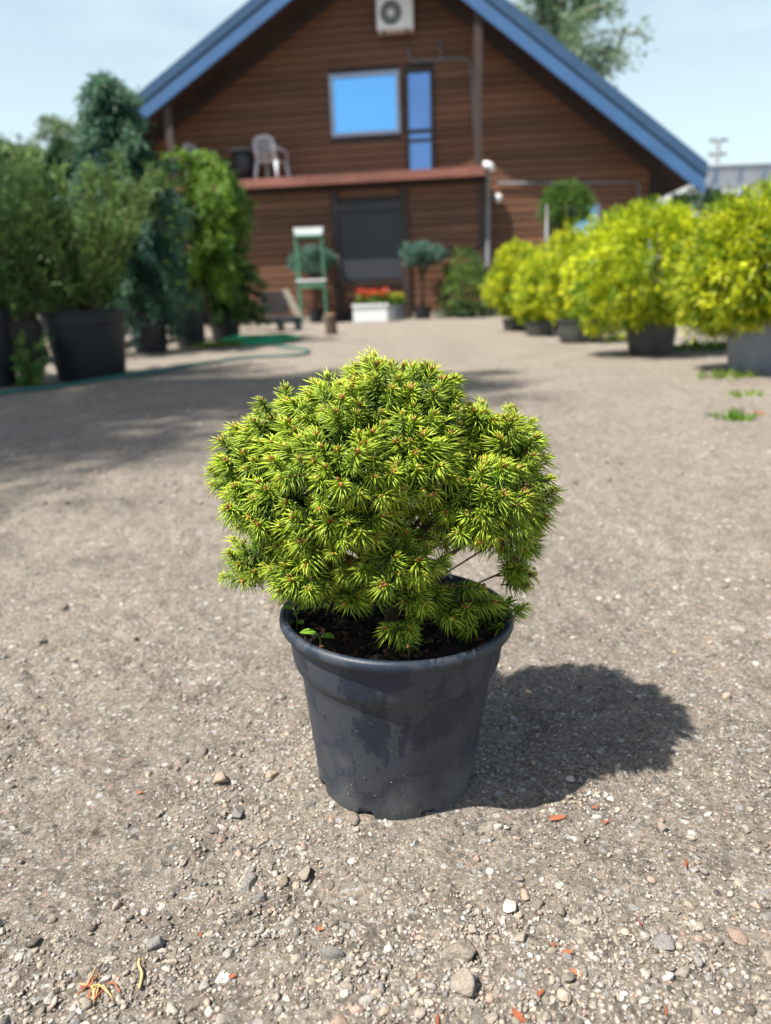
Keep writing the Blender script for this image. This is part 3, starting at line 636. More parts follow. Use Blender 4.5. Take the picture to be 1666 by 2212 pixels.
# ------------------------------------------------------------------ right row: golden shrubs
GY1, GY2 = (.13, .24, .012), (.72, .75, .03)
def golden(px, py, wpx, rim, cx, cyy, rxp, rzp, seed, lab_p, lab_s, mat, n, ll, lw):
    b, h, r = potset(px, py, wpx, rim, lab_p, mat)
    c = W(cx, cyy, b[1]); k = (b[1]*math.cos(PITCH)-(c[2]-CAM_H)*math.sin(PITCH))/FPX
    sb = np.array([c[0], b[1], h*.87])
    globe('golden_shrub', lab_s, sb, c[2]-h*.87, rxp*k, rzp*k*.95, GY1, GY2, seed, n, ll, lw, 'golden shrubs in pots', stem=.02, droop=.55)
    return b
golden(1118, 716, 60, 690, 1124, 612, 70, 78, 81, 'worn dark pot of the golden shrub nearest the house', 'round golden-yellow shrub nearest the house', M['worn_pot'], 11000, .05, .018)
golden(1172, 726, 68, 695, 1180, 618, 64, 76, 82, 'worn dark pot second from the house in the golden row', 'golden shrub second from the house, squeezed between two larger ones', M['worn_pot'], 9000, .05, .018)
golden(1266, 741, 112, 690, 1262, 598, 90, 96, 83, 'worn dark pot in the middle of the golden row', 'round golden-yellow shrub in the middle of the row', M['worn_pot'], 13000, .05, .017)
golden(1422, 767, 118, 690, 1418, 576, 140, 136, 84, 'dark greenish pot of the second-largest golden shrub', 'broad golden shrub next to the one in the grey pot', M['worn_pot'], 22000, .055, .016)
golden(1668, 813, 155, 688, 1648, 575, 165, 150, 85, 'large pale grey pot at the end of the golden row', 'largest golden shrub with drooping shoots, in the pale grey pot', M['grey_pot'], 26000, .055, .014)
# green ball standard behind them
Ys = 9.6; c = W(1224, 442, Ys); k = Ys/FPX
pot('plant_pot', 'dark pot of the green ball tree behind the golden row', (c[0], Ys, 0), .2, .3, M['black_pot'], 'nursery pots along the yard')
globe('ball_tree', 'green ball-headed tree on a bare stem behind the golden shrubs', (c[0], Ys, .26), c[2]-.26, 54*k, 38*k, (.04, .11, .02), (.16, .27, .05), 91, 5000, .05, .016, None, 'tree', .1, .022, .1)
s_ = W(1183, 440, Ys-.1); tag(MB().tube([(s_[0], Ys-.1, -.05), (s_[0], Ys-.1, s_[2])], .02, 8).build('stake', M['grey_pipe'], None, True), 'thin grey stake beside the ball tree', 'stake')

# ------------------------------------------------------------------ things in front of the porch
BLU = ((.05, .14, .11), (.24, .40, .32))
def standard(px, py, wpx, rim, cx, cyy, rxp, rzp, seed, lp_, ls_):
    b, h, r = potset(px, py, wpx, rim, lp_, M['black_pot']); c = W(cx, cyy, b[1]); k = b[1]/FPX*.97
    globe('blue_spruce_standard', ls_, (b[0], b[1], h*.87), c[2]-h*.87, rxp*k, rzp*k*.85, *BLU, seed, 4500, .07, .022, 'blue spruces grafted on stems', 'tree', .2, .035, .1)
standard(915, 691, 40, 662, 911, 549, 38, 19, 101, 'black pot under the blue spruce right of the shutter door', 'flat-topped blue spruce on a stem beside the shutter door and corner post')
standard(683, 697, 34, 668, 690, 562, 42, 24, 102, 'black pot under the blue spruce behind the green stand', 'ragged blue spruce on a stem behind the green stand')
b = at(1008, 688); c = W(1011, 622, b[1]); globe('potted_shrub', 'loose green upright shrub in a low pot at the porch corner', b+np.array([0, .15, .2]), c[2]-.2, .36, .50, (.04, .10, .025), (.17, .27, .06), 103, 5000, .07, .022, None, 'shrub', .3, .02, .2)
pot('plant_pot', 'low black pot under the loose upright green shrub', tuple(b+np.array([0, .15, 0])), .24, .24, M['black_pot'], 'nursery pots along the yard')
# green stand
sY = 14.05; xl = W(643, 600, sY)[0]; xr = W(700, 600, sY)[0]; zt = W(665, 512, sY)[2]; zs = W(670, 608, sY)[2]
stn = thing('plant_stand', 'tall green wooden plant stand with white shelf in front of the porch', 'stand', ((xl+xr)/2, sY, 0)); hw = (xr-xl)/2
for sx in (-1, 1):
    for yy in (0, .35): MB().box(sx*hw-.02, sx*hw+.02, yy-.02, yy+.02, 0, zt if yy else zt*.99, .004).build('leg', M['green_paint'], stn)
    MB().box(sx*hw-.02, sx*hw+.02, .027, .323, zs-.08, zs-.03).build('side_rail', M['green_paint'], stn)
for zz, mt_ in ((zs, M['white']), (zt, M['green_paint'])):
    MB().box(-hw-.03, hw+.03, -.03, .38, zz-.0, zz+.035, .004).build('shelf', mt_, stn)
MB().box(-hw+.03, hw-.03, -.02, .0, zs-.11, zs-.02).build('apron', M['green_paint'], stn)
tx_ = thing('trough_planter', 'white trough planter on top of the green stand', 'planter', ((xl+xr)/2, sY+.17, zt+.036))
MB().prism([(-hw+.0, 0), (hw, 0), (hw+.03, .13), (-hw-.03, .13)], -.1, .1).build('trough', M['white'], tx_)
MB().box(-hw, hw, -.08, .08, .125, .134).build('soil', M['soil'], tx_)
# bench
bb0 = at(592, 716); bY = bb0[1]; x0 = W(548, 650, bY)[0]; x1 = W(646, 650, bY)[0]; zb = W(590, 628, bY)[2]; zq = W(590, 690, bY)[2]
bn = thing('garden_bench', 'dark garden bench with a slanting pale side board', 'bench', (x0, bY, 0)); wB = x1-x0
for k in range(4): MB().box(.02, wB-.12, .06+k*.1, .15+k*.1, zq, zq+.035, .005).build('seat_slat', M['dark_metal'], bn)
for k in range(4): z_ = zq+.07+k*(zb-zq-.07)/4; MB().box(.02, wB-.22, .46, .49, z_, z_+(zb-zq-.07)/4-.012, .005).build('back_slat', M['dark_metal'], bn)
MB().box(0, wB-.02, .03, .06, zq-.07, zq+.03, .005).build('front_rail', M['dark_metal'], bn)
for xx in (.32, wB-.1):
    for yy in (.06, .44): MB().box(xx, xx+.07, yy-.03, yy+.03, -.02, zq, .005).build('leg', M['dark_metal'], bn)
MB().prism([(wB-.30, zb+.02), (wB-.20, zb+.02), (wB+.0, zq+.02), (wB-.12, zq+.02)], .40, .44).build('side_board', M['pale_wood'], bn)
# stump
sb = at(716, 721); st = thing('wooden_stump', 'short brown wooden stump on the bare ground before the stand', 'stump', tuple(sb))
MB().lathe([(.085, -.02), (.08, .06), (.072, .2), (.07, .26)], 18, mod=lambda q, r, z, j: (r*(1+.08*math.sin(q*5)), z)).build('trunk', M['bark'], st, True, 50)
MB().lathe([(.07, .255), (.062, .268), (.005, .27)], 18).build('cut_face', plain('cut wood', (.42, .27, .13), .8, .25, 20, .2), st)
# white flower box
fb = at(800, 697); fY = fb[1]; x0 = W(764, 690, fY)[0]; x1 = W(838, 690, fY)[0]; zf = W(800, 657, fY)[2]
fl = thing('flower_box', 'white rectangular flower box before the shutter door', 'planter', ((x0+x1)/2, fY+.18, 0)); hx = (x1-x0)/2
MB().box(-hx, hx, -.18, .18, 0, zf-.04, .015).build('box', M['white'], fl); MB().box(-hx-.02, hx+.02, -.2, .2, zf-.045, zf, .01).build('rim', M['white'], fl)
MB().box(-hx+.03, hx-.03, -.16, .16, zf-.01, zf+.006).build('soil', M['soil'], fl)
def flowers(name, label, loc, n, spx, spy, h, cf, seed):
    q = np.random.RandomState(seed); t = thing(name, label, 'flowers', loc)
    P = np.stack([q.uniform(-spx, spx, n), q.uniform(-spy, spy, n), q.rand(n)*h*.7], 1)
    leaf_obj('foliage', [blades(P, q.randn(n, 3)*.6+np.array([0, 0, .5]), .09, .045, mixcol(q, n, (.06, .16, .02), (.2, .34, .04), .15), q)], t)
    P = np.stack([q.uniform(-spx, spx, n//2), q.uniform(-spy, spy, n//2), h*(.6+.5*q.rand(n//2))], 1)
    leaf_obj('petals', [blades(P, q.randn(n//2, 3), .06, .05, mixcol(q, n//2, *cf, .1), q)], t)
    return t
flowers('red_flowers', 'red flowers growing in the white flower box', ((x0+x1)/2+.05, fY+.18, zf), 420, hx*.95, .16, .22, ((.45, .03, .02), (.6, .10, .05)), 111)
bp = at(857, 692); pot('plant_pot', 'dark pot next to the white flower box', tuple(bp+np.array([0, .2, 0])), .17, .28, M['grey_pot'], 'nursery pots along the yard')
flowers('yellow_flowers', 'yellow-green leafy plant in the pot next to the white flower box', (bp[0], bp[1]+.2, .25), 300, .14, .12, .2, ((.35, .4, .03), (.5, .45, .05)), 112)
bp = at(745, 695); pot('plant_pot', 'small dark pot between the stand and the white flower box', tuple(bp+np.array([0, .2, 0])), .12, .2, M['black_pot'], 'nursery pots along the yard')

# ------------------------------------------------------------------ the pot
def pot_material():
    mt, t, b, L = nodes('scuffed blue-black plastic')
    tc = t.nodes.new('ShaderNodeTexCoord'); v = tc.outputs['Object']
    n1 = noise(t, L, 9, 6, .65, vec=v); n2 = noise(t, L, 300, 3, .7, vec=v); n3 = noise(t, L, 19, 9, .68, vec=v, stretch=(1, 1, .55))
    base = ramp(t, [(.3, (.006, .011, .022)), (.7, (.014, .024, .046))]); L(n1.outputs['Fac'], base.inputs[0])
    # pale dust and dried splash towards the foot
    sp = t.nodes.new('ShaderNodeSeparateXYZ'); L(v, sp.inputs[0])
    mr = t.nodes.new('ShaderNodeMapRange'); L(sp.outputs[2], mr.inputs[0]); mr.inputs[1].default_value = .11; mr.inputs[2].default_value = .0; mr.inputs[3].default_value = 0; mr.inputs[4].default_value = .42
    ad = t.nodes.new('ShaderNodeMath'); ad.operation = 'ADD'; L(mr.outputs[0], ad.inputs[0]); L(n3.outputs['Fac'], ad.inputs[1])
    dr = ramp(t, [(.46, (0, 0, 0)), (.515, (.03, .03, .03)), (.53, (.15, .15, .15)), (.66, (.17, .17, .17)), (.675, (.05, .05, .05)), (.98, (.6, .6, .6))]); L(ad.outputs[0], dr.inputs[0])
    g = ramp(t, [(.62, (0, 0, 0)), (.74, (1, 1, 1))]); L(n2.outputs['Fac'], g.inputs[0])
    mm = t.nodes.new('ShaderNodeMath'); mm.operation = 'MULTIPLY_ADD'; L(g.outputs[0], mm.inputs[0]); mm.inputs[1].default_value = .34; L(dr.outputs[0], mm.inputs[2])
    mx = t.nodes.new('ShaderNodeMix'); mx.data_type = 'RGBA'; L(mm.outputs[0], mx.inputs[0]); L(base.outputs[0], mx.inputs[6]); mx.inputs[7].default_value = (.15, .155, .15, 1)
    L(mx.outputs[2], b.inputs['Base Color'])
    rr = t.nodes.new('ShaderNodeMapRange'); L(mm.outputs[0], rr.inputs[0]); rr.inputs[3].default_value = .48; rr.inputs[4].default_value = .9; b.inputs['Specular IOR Level'].default_value = .45; L(rr.outputs[0], b.inputs['Roughness'])
    bp = t.nodes.new('ShaderNodeBump'); bp.inputs['Strength'].default_value = .18; bp.inputs['Distance'].default_value = .0015; L(n2.outputs['Fac'], bp.inputs['Height']); L(bp.outputs[0], b.inputs['Normal'])
    return mt
M['pot'] = pot_material()
pt = thing('plant_pot', 'scuffed blue-black plastic pot holding the small dwarf spruce', 'plant pot', (POT[0], POT[1], -.003)); pt.rotation_euler = (0, R(2.2), 0)
def notch(q, r, z, j):
    if j <= 1:
        d = (math.degrees(q)+360) % 45-22.5
        if abs(d) < 6.5: z += .009*(1-max(0, abs(d)-4.5)/2)
    return r*(1+.004*math.cos(2*q)), z
wprof = [(.0895, 0), (.0915, .004), (.0932, .02), (.0978, .06), (.1025, .10), (.1068, .135), (.1085, .150), (.1125, .1535), (.1155, .158), (.1172, .165), (.119, .18), (.121, .196), (.1225, .203), (.1195, .2035), (.117, .18), (.1135, .16), (.104, .13)]
MB().lathe(wprof, 160, mod=notch).build('wall', M['pot'], pt, True, 40)
rp_ = [(.1205, .199), (.1255, .1995), (.129, .2015), (.1305, .205), (.1300, .2095), (.1275, .2125), (.1245, .2130), (.1215, .2115), (.1200, .207), (.1185, .200)]
MB().lathe(rp_, 160, mod=lambda q, r, z, j: (r*(1+.004*math.cos(2*q)), z), cap=False).build('rim', M['pot'], pt, True, 60)
qs = np.random.RandomState(5)
def soilmod(q, r, z, j): return r, z+(.004*math.sin(q*7+r*90)+.003*qs.randn())*(1 if r < .11 else 0)
MB().lathe([(.117, .186)]+[(r, .1905) for r in np.linspace(.115, .004, 26)], 72, mod=soilmod).build('soil', M['soil'], pt, True)
# bark bits on the soil
def stones_mesh(n, pos, size, col, q, sub=1, flat=.62, rough=.16, name='gravel', chips=6):
    bm = bmesh.new(); bmesh.ops.create_icosphere(bm, subdivisions=sub, radius=1); bm.verts.index_update(); bm.verts.ensure_lookup_table()
    T = np.array([v.co for v in bm.verts]); F = np.array([[v.index for v in f.verts] for f in bm.faces]); bm.free(); nv = len(T)
    V = np.broadcast_to(T, (n, nv, 3))*(1+rough*q.randn(n, nv, 1))
    for _ in range(chips):      # a few random chipped planes give the angular look
        d = unitv(q.randn(n, 1, 3)); k = .42+.4*q.rand(n, 1); pr = (V*d).sum(2); ex = np.maximum(pr-k, 0); V = V-d*ex[..., None]
    V = V*np.stack([.8+.5*q.rand(n), .7+.4*q.rand(n), flat*(.75+.5*q.rand(n))], 1)[:, None]
    a = q.rand(n)*6.283; ca, sa = np.cos(a)[:, None], np.sin(a)[:, None]; tl = q.randn(n)[:, None]*.35
    y, z = V[..., 1]*np.cos(tl)-V[..., 2]*np.sin(tl), V[..., 1]*np.sin(tl)+V[..., 2]*np.cos(tl)
    V = np.stack([V[..., 0]*ca-y*sa, V[..., 0]*sa+y*ca, z], 2)
    V = V*size[:, None, None]+pos[:, None]
    Fi = (F[None]+(np.arange(n)*nv)[:, None, None]).reshape(-1, 3)
    return arr_mesh(name, V.reshape(-1, 3), [Fi], np.repeat(col, nv, 0))
def colmat(name, rough=.85, grain=400, amt=.35, spec=.3):
    mt, t, b, L = nodes(name); at_ = t.nodes.new('ShaderNodeAttribute'); at_.attribute_name = 'col'
    n = noise(t, L, grain, 4, .7); r = ramp(t, [(.3, (1-amt,)*3), (.7, (1+amt,)*3)]); L(n.outputs['Fac'], r.inputs[0])
    bp = t.nodes.new('ShaderNodeBump'); bp.inputs['Strength'].default_value = .5; bp.inputs['Distance'].default_value = .002 if grain > 50 else .12; L(n.outputs['Fac'], bp.inputs['Height']); L(bp.outputs[0], b.inputs['Normal'])
    x = t.nodes.new('ShaderNodeMix'); x.data_type = 'RGBA'; x.blend_type = 'MULTIPLY'; x.inputs[0].default_value = 1; L(at_.outputs['Color'], x.inputs[6]); L(r.outputs[0], x.inputs[7])
    L(x.outputs[2], b.inputs['Base Color']); b.inputs['Roughness'].default_value = rough; b.inputs['Specular IOR Level'].default_value = spec
    return mt
M['stone'] = colmat('mixed gravel')
n = 420; a_ = qs.rand(n)*6.283; rr = .108*np.sqrt(qs.rand(n)); pos = np.stack([rr*np.cos(a_), rr*np.sin(a_), .193+.003*qs.rand(n)], 1)
bk = mesh_obj('bark_bits', stones_mesh(n, pos, .0018+.005*qs.rand(n)**2.5, mixcol(qs, n, (.03, .016, .01), (.16, .07, .035), .3), qs, 1, .4), M['stone'], pt); bk['kind'] = 'stuff'
# dirt specks stuck on the pot wall
n = 60; a_ = R(-90)+qs.randn(n)*.55; zz = .012+.12*qs.rand(n)**1.3; rr = np.interp(zz, [0, .15], [.0912, .1085])+.0004
pos = np.stack([rr*np.cos(a_), rr*np.sin(a_), zz], 1)
dk = mesh_obj('dirt_specks', stones_mesh(n, pos, .0004+.0009*qs.rand(n)**3, mixcol(qs, n, (.07, .045, .03), (.20, .15, .10), .2), qs, 1, .9), M['stone'], pt); dk['kind'] = 'stuff'

# ------------------------------------------------------------------ the dwarf spruce
spr = thing('dwarf_spruce', 'dense bushy dwarf spruce with lime-tipped needles in the scuffed pot', 'spruce', (POT[0], POT[1], .18))
SO = np.array([POT[0], POT[1], .18])
def shoot_parts(seed, n=78, L=.034, simple=False):
    """needles (V,F,col) and woody bits of one shoot; axis +Z, local Y points up the plant"""
    q = np.random.RandomState(seed); V = []; F = []; K = []; base = 0
    for k in range(n):
        t = .22+.78*((k+q.rand())/n)**.85; a = k*2.39996+q.randn()*.25
        upn = math.sin(a)                       # +1 upper side, -1 lower side
        ang = R(88-46*t**1.6+8*q.randn()) - (R(10)*upn)
        if t > .93: ang = R(26+14*q.randn())
        ln = (.0122+.0038*q.rand())*(1-.25*max(0, upn))*(1 if t < .9 else .7)*(1-.16*upn)
        d = Vector((math.cos(a)*math.sin(ang), math.sin(a)*math.sin(ang), math.cos(ang)))
        p = Vector((0, 0, t*L))+Vector((math.cos(a), math.sin(a), 0))*.0009
        # curve: forward along the shoot near the base, sagging outwards on the lower side
        bd = Vector((0, 0, .35)) + Vector((0, -1, -.35))*(.38+.2*q.rand())
        wd_ = .00060+.00016*q.rand()
        s1 = d.orthogonal().normalized(); s1.rotate(Quaternion(d, q.rand()*6.28)); s2 = d.cross(s1)
        c0 = p; c1 = p+d*ln*.55+bd*ln*.07; c2 = p+d*ln+bd*ln*.42
        ring = [(s1*math.cos(j*2.094)+s2*math.sin(j*2.094)) for j in range(3)]
        V += [c0+r*wd_*.7 for r in ring]+[c1+r*wd_ for r in ring]+[c2]
        for j in range(3):
            j2 = (j+1) % 3; F += [(base+j, base+j2, base+3+j2), (base+j, base+3+j2, base+3+j), (base+3+j, base+3+j2, base+6)]
        g = .85+.3*q.rand(); young = t**2.2*.75+.2*q.rand()
        cb = np.array((.045, .13, .012))*(1-young)+np.array((.20, .36, .018))*young
        ct = np.array((.20, .36, .025))*(1-young)+np.array((.64, .70, .05))*young
        K += [cb*g]*3+[(cb*.35+ct*.65)*g]*3+[ct*g*1.05]; base += 7
    # buds at the tip and the twig
    bm = bmesh.new(); bmesh.ops.create_icosphere(bm, subdivisions=1, radius=1); bm.verts.index_update()
    T = [v.co.copy() for v in bm.verts]; FT = [[v.index for v in f.verts] for f in bm.faces]; bm.free()
    nb = 1+q.randint(1, 4)
    for j in range(nb):
        o = Vector((.0016*q.randn(), .0016*q.randn(), L+.0006)) if j else Vector((0, 0, L+.0012)); sz = (.0019 if j == 0 else .0014)*(.8+.5*q.rand())
        V += [o+Vector((v.x*sz, v.y*sz, v.z*sz*1.5)) for v in T]; F += [tuple(i+base for i in f) for f in FT]
        cbud = np.array((.34, .13, .025)) if q.rand() < .6 else np.array((.40, .44, .06)); K += [cbud*(.6+.6*q.rand())]*len(T); base += len(T)
    for j in range(4):
        V += [Vector((.0011*math.cos(j*1.571), .0011*math.sin(j*1.571), 0))]
    for j in range(4):
        V += [Vector((.0010*math.cos(j*1.571), .0010*math.sin(j*1.571), L))]
    for j in range(4): j2 = (j+1) % 4; F += [(base+j, base+j2, base+4+j2), (base+j, base+4+j2, base+4+j)]
    K += [np.array((.17, .085, .035))]*8
    return np.array([tuple(v) for v in V]), np.array(F), np.array(K)
protos = [shoot_parts(200+k, 58+6*(k % 3), .026+.004*(k % 4)) for k in range(12)]
thin = [shoot_parts(300+k, 34, .032) for k in range(4)]
pme = []
for V, F, K in protos:
    me = arr_mesh('shoot', V, [F], K); me.materials.append(M['needle']); pme.append(me)
PXM = .00047
LOBES = [  # px, py, depth offset, rx, ry, rz, density
    (825, 985, .01, .094, .105, .100, 1), (852, 862, .0, .050, .06, .040, 1), (925, 895, -.01, .033, .055, .045, 1), (765, 905, -.01, .058, .075, .046, 1), (655, 975, -.005, .062, .085, .055, 1),
    (542, 1010, 0, .034, .05, .038, 1), (600, 1085, -.045, .048, .055, .044, 1), (560, 1205, -.01, .032, .038, .028, 1), (660, 1235, -.075, .036, .036, .030, 1),
    (735, 1120, -.085, .058, .05, .050, 1), (860, 1205, -.098, .042, .034, .026, 1), (765, 1005, -.075, .072, .065, .048, 1), (880, 985, -.065, .05, .055, .045, 1), (1075, 1000, -.005, .046, .07, .056, 1), (1042, 918, .0, .022, .035, .028, 1),
    (1115, 968, .02, .026, .05, .030, 1), (1128, 1088, 0, .024, .05, .034, 1), (1030, 1085, -.07, .052, .046, .048, 1), (1112, 1225, .015, .018, .03, .028, .6), (1095, 1155, .0, .03, .04, .018, .6),
    (1040, 1325, -.01, .042, .045, .012, .7), (880, 1362, -.085, .016, .016, .008, .9), (975, 1300, -.045, .045, .035, .016, .6), (900, 1100, -.03, .05, .05, .05, .7),
    (700, 1090, .075, .085, .065, .08, .8), (960, 1070, .075, .09, .065, .085, .8), (820, 1190, .05, .075, .055, .045, .6), (755, 1268, -.05, .038, .034, .016, .7), (905, 1275, -.06, .032, .03, .014, .6)]
q = np.random.RandomState(99); LB = []
for (px, py, dy, rx, ry, rz, den) in LOBES:
    Yd = POT[1]+dy; c = W(px, py, Yd); LB.append((np.array([c[0], Yd, c[2]]), np.array([rx, ry, rz]), den))
pts = []; nrm = []; lobe_id = []
for i, (c, rad, den) in enumerate(LB):
    area = 4*math.pi*((rad[0]*rad[1])**1.6/3+(rad[0]*rad[2])**1.6/3+(rad[1]*rad[2])**1.6/3)**(1/1.6)
    n = int(area/(.0125**2)*den*1.3); d = unitv(q.randn(n, 3)); P = c+d*rad
    keep = np.ones(n, bool)
    for j, (c2, r2_, _) in enumerate(LB):
        if j != i: keep &= (((P-c2)/r2_)**2).sum(1) > .80
    keep &= (P[:, 2] > .198) & (d[:, 2]/rad[2]/np.linalg.norm(d/rad, axis=1) > -.6)
    # stay clear of the see-through gap on the right
    g = W(1010, 1218, POT[1]); keep &= np.hypot((P[:, 0]-g[0])/.020, (P[:, 2]-g[2])/.016) > 1
    N = unitv(d/rad); pts.append(P[keep]); nrm.append(N[keep]); lobe_id += [i]*keep.sum()
pts = np.concatenate(pts); nrm = np.concatenate(nrm); lobe_id = np.array(lobe_id)
order = q.permutation(len(pts)); acc = []
for i in order:
    if acc:
        dd = np.linalg.norm(pts[acc]-pts[i], axis=1)
        if dd.min() < .0140: continue
    acc.append(i)
pts, nrm, lobe_id = pts[acc], nrm[acc], lobe_id[acc]
pts = pts + nrm*(q.randn(len(pts), 1)*.0065)
dirs = unitv(nrm*1.0+np.array([0, 0, .42])+q.randn(*nrm.shape)*.22)
low = pts[:, 2] < .25; dirs[low] = unitv(nrm[low]*np.array([1, 1, .3])+np.array([0, 0, .12])+q.randn(low.sum(), 3)*.2)
def shoot_matrix(p, d, L, s):
    d = Vector(d); up = Vector((0, 0, 1)); y = (up-d*up.dot(d)); y = y.normalized() if y.length > .05 else d.orthogonal().normalized()
    x = y.cross(d); m_ = Matrix((x, y, d)).transposed(); m_.rotate(Quaternion(d, random.gauss(0, .35)))
    return Matrix.Translation(Vector(p)-d*L*s) @ m_.to_4x4() @ Matrix.Scale(s, 4)
# those most in view become parts of their own
view = unitv(CAM-pts); facing = (nrm*view).sum(1); hid = np.zeros(len(pts))
for (c, rad, den) in LB:
    for tt in (.025, .05, .08): hid += (((pts+view*tt-c)/(rad*.93))**2).sum(1) < 1
score = facing-1.2*hid+.15*q.rand(len(pts)); rank = np.argsort(-score); single = set(rank[:300].tolist())
JV = []; JF = []; JK = []; off = 0
inv = Vector(SO)
for i in range(len(pts)):
    k = q.randint(len(protos)); s = .78+.45*q.rand(); L = .026+.004*(k % 4); mt_ = shoot_matrix(pts[i]-SO, dirs[i], L, s)
    if i in single:
        o = link(bpy.data.objects.new('shoot', pme[k]), spr); o.matrix_local = mt_
    else:
        V, F, K = protos[k] if q.rand() < .6 else thin[q.randint(4)]; A = np.array(mt_)
        JV.append(V@A[:3, :3].T+A[:3, 3]); JF.append(F+off); JK.append(K*(.86+.28*q.rand())); off += len(V)
# a second, inner layer of shoots; colours darkened for older needles and interior shade
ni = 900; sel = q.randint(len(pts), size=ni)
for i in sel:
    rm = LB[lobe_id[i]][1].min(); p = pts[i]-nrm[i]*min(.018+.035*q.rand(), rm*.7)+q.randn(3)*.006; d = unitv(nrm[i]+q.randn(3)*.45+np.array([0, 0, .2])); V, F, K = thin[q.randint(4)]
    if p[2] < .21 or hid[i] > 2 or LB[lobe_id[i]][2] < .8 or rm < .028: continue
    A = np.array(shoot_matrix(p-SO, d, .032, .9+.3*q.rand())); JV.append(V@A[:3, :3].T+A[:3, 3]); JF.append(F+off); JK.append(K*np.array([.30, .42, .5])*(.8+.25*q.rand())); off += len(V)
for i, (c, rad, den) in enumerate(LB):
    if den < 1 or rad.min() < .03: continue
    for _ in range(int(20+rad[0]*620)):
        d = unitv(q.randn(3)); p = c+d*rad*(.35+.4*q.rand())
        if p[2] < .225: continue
        V, F, K = thin[q.randint(4)]; A = np.array(shoot_matrix(p-SO, unitv(d+q.randn(3)*.5+np.array([0, 0, .2])), .032, .9+.2*q.rand())); JV.append(V@A[:3, :3].T+A[:3, 3]); JF.append(F+off); JK.append(K*np.array([.28, .40, .48])*(.8+.25*q.rand())); off += len(V)  # deep fill shoots, colour darkened so the bush interior looks shaded
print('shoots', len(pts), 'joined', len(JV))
fo = mesh_obj('further_shoots', arr_mesh('further_shoots', np.concatenate(JV), [np.concatenate(JF)], np.concatenate(JK)), M['needle'], spr); fo['kind'] = 'stuff'
MB().tube([(0, 0, -.01), (.004, .004, .04), (-.003, .006, .11), (.0, .0, .20), (.0, 0, .27)], [.009, .0075, .006, .004, .002], 10).build('trunk', M['bark'], spr, True)
tw = MB()
for i, (c, rad, den) in enumerate(LB):
    e = c-SO; z = max(.012, e[2]*.45); p0 = np.array([0, .002, z*.8]); p1 = p0*.5+e*.5+np.array([0, 0, -.006])
    MB().tube([p0, p1, e], [.0034*(.4+.6*(den == 1)), .0024*(.4+.6*(den == 1)), .0012], 6).build('branch', M['bark'], spr, True)
    ids = np.where(lobe_id == i)[0][:60]
    for j in ids:
        pe = pts[j]-SO-dirs[j]*min(.03, rad.min()*.8); st_ = e*.55+pe*.45 if q.rand() < .5 else e
        tw.tube([st_, st_*.45+pe*.55+q.randn(3)*.003, pe], [.0013, .0011, .0009], 3, False)
tw.build('twigs', M['bark'], spr)['kind'] = 'stuff'
# seedlings in the pot
def seedling(label, px, py, leaves, hgt):
    g = G(px, py, .191); t = thing('seedling', label, 'seedling', tuple(g), 0, 'weed seedlings in the pot'); q = np.random.RandomState(px)
    MB().tube([(0, 0, -.004), (.002, 0, hgt*.5), (0, 0, hgt)], [.0009, .0008, .0006], 6).build('stem', plain('seedling stem', (.2, .3, .06), .6, .1, 50, 0), t)
    for (az, z, L, wd_) in leaves:
        V = []; F = []; n = 10
        for k in range(n+1):
            u = k/n; ww = wd_*math.sin(math.pi*min(1, u*.93+.04))**.7; x_ = .002+u*L; zz = z+L*.35*u-.3*L*u*u
            for s in (-1, 0, 1): V.append((x_, s*ww*.5, zz+abs(s)*ww*.14))
        for k in range(n):
            for s in range(2): F.append((k*3+s, k*3+s+1, k*3+s+4, k*3+s+3))
        V = np.array(V); a_ = R(az); V = np.stack([V[:, 0]*math.cos(a_)-V[:, 1]*math.sin(a_), V[:, 0]*math.sin(a_)+V[:, 1]*math.cos(a_), V[:, 2]], 1)
        mesh_obj('leaf', arr_mesh('leaf', V, [np.array(F)], np.tile(np.array([[.24, .46, .05]])*(.85+.3*q.rand()), (len(V), 1))), M['leaf'], t, True)
seedling('tiny round-leaved seedling on the soil by the pot rim', 640, 1362, [(175, .026, .013, .011), (15, .024, .014, .012), (230, .012, .012, .010), (310, .012, .012, .010), (90, .017, .009, .008)], .026)
seedling('two bright oval seed leaves lying at the front rim of the pot', 690, 1398, [(165, .014, .019, .014), (-20, .012, .016, .012)], .014)

# ------------------------------------------------------------------ gravel and stones
q = np.random.RandomState(17)
PAL = np.array([(.30, .26, .215), (.24, .215, .19), (.36, .31, .26), (.30, .29, .28), (.21, .21, .21), (.46, .43, .39), (.60, .57, .53), (.38, .26, .21), (.42, .34, .26), (.06, .057, .055), (.12, .105, .09)])
PW = np.array([.22, .14, .18, .12, .06, .09, .04, .05, .06, .045, .055]); PW = PW/PW.sum()
def stone_cols(n): c = PAL[q.choice(len(PAL), n, p=PW)]; c = c*.68+np.array([.245, .205, .162])*.32; return np.clip(c*(1+.14*q.randn(n, 1)), .02, .9)
def scatter(n, dens_pow=1.0, ymin=.30, ymax=1.9):
    """positions inside the view wedge, denser where loose gravel gathers"""
    out = []
    while sum(map(len, out)) < n:
        y = ymin+(ymax-ymin)*q.rand(n*3)**1.5; x = (q.rand(n*3)*2-1)*(.30+.56*y)
        cl = vnoise(x, y, .22, 21)+.6*vnoise(x, y, .07, 22)+.22*np.clip(.75-y, -.25, .35)/.35
        k = q.rand(n*3) < np.clip(.40+1.7*cl, .05, 1)**dens_pow
        k &= np.hypot(x-POT[0], y-POT[1]) > .088
        out.append(np.stack([x[k], y[k]], 1))
    return np.concatenate(out)[:n]
def sized(xy, s, sink): return np.stack([xy[:, 0], xy[:, 1], ground_h(xy[:, 0], xy[:, 1], False)+s*sink], 1)
parts = []
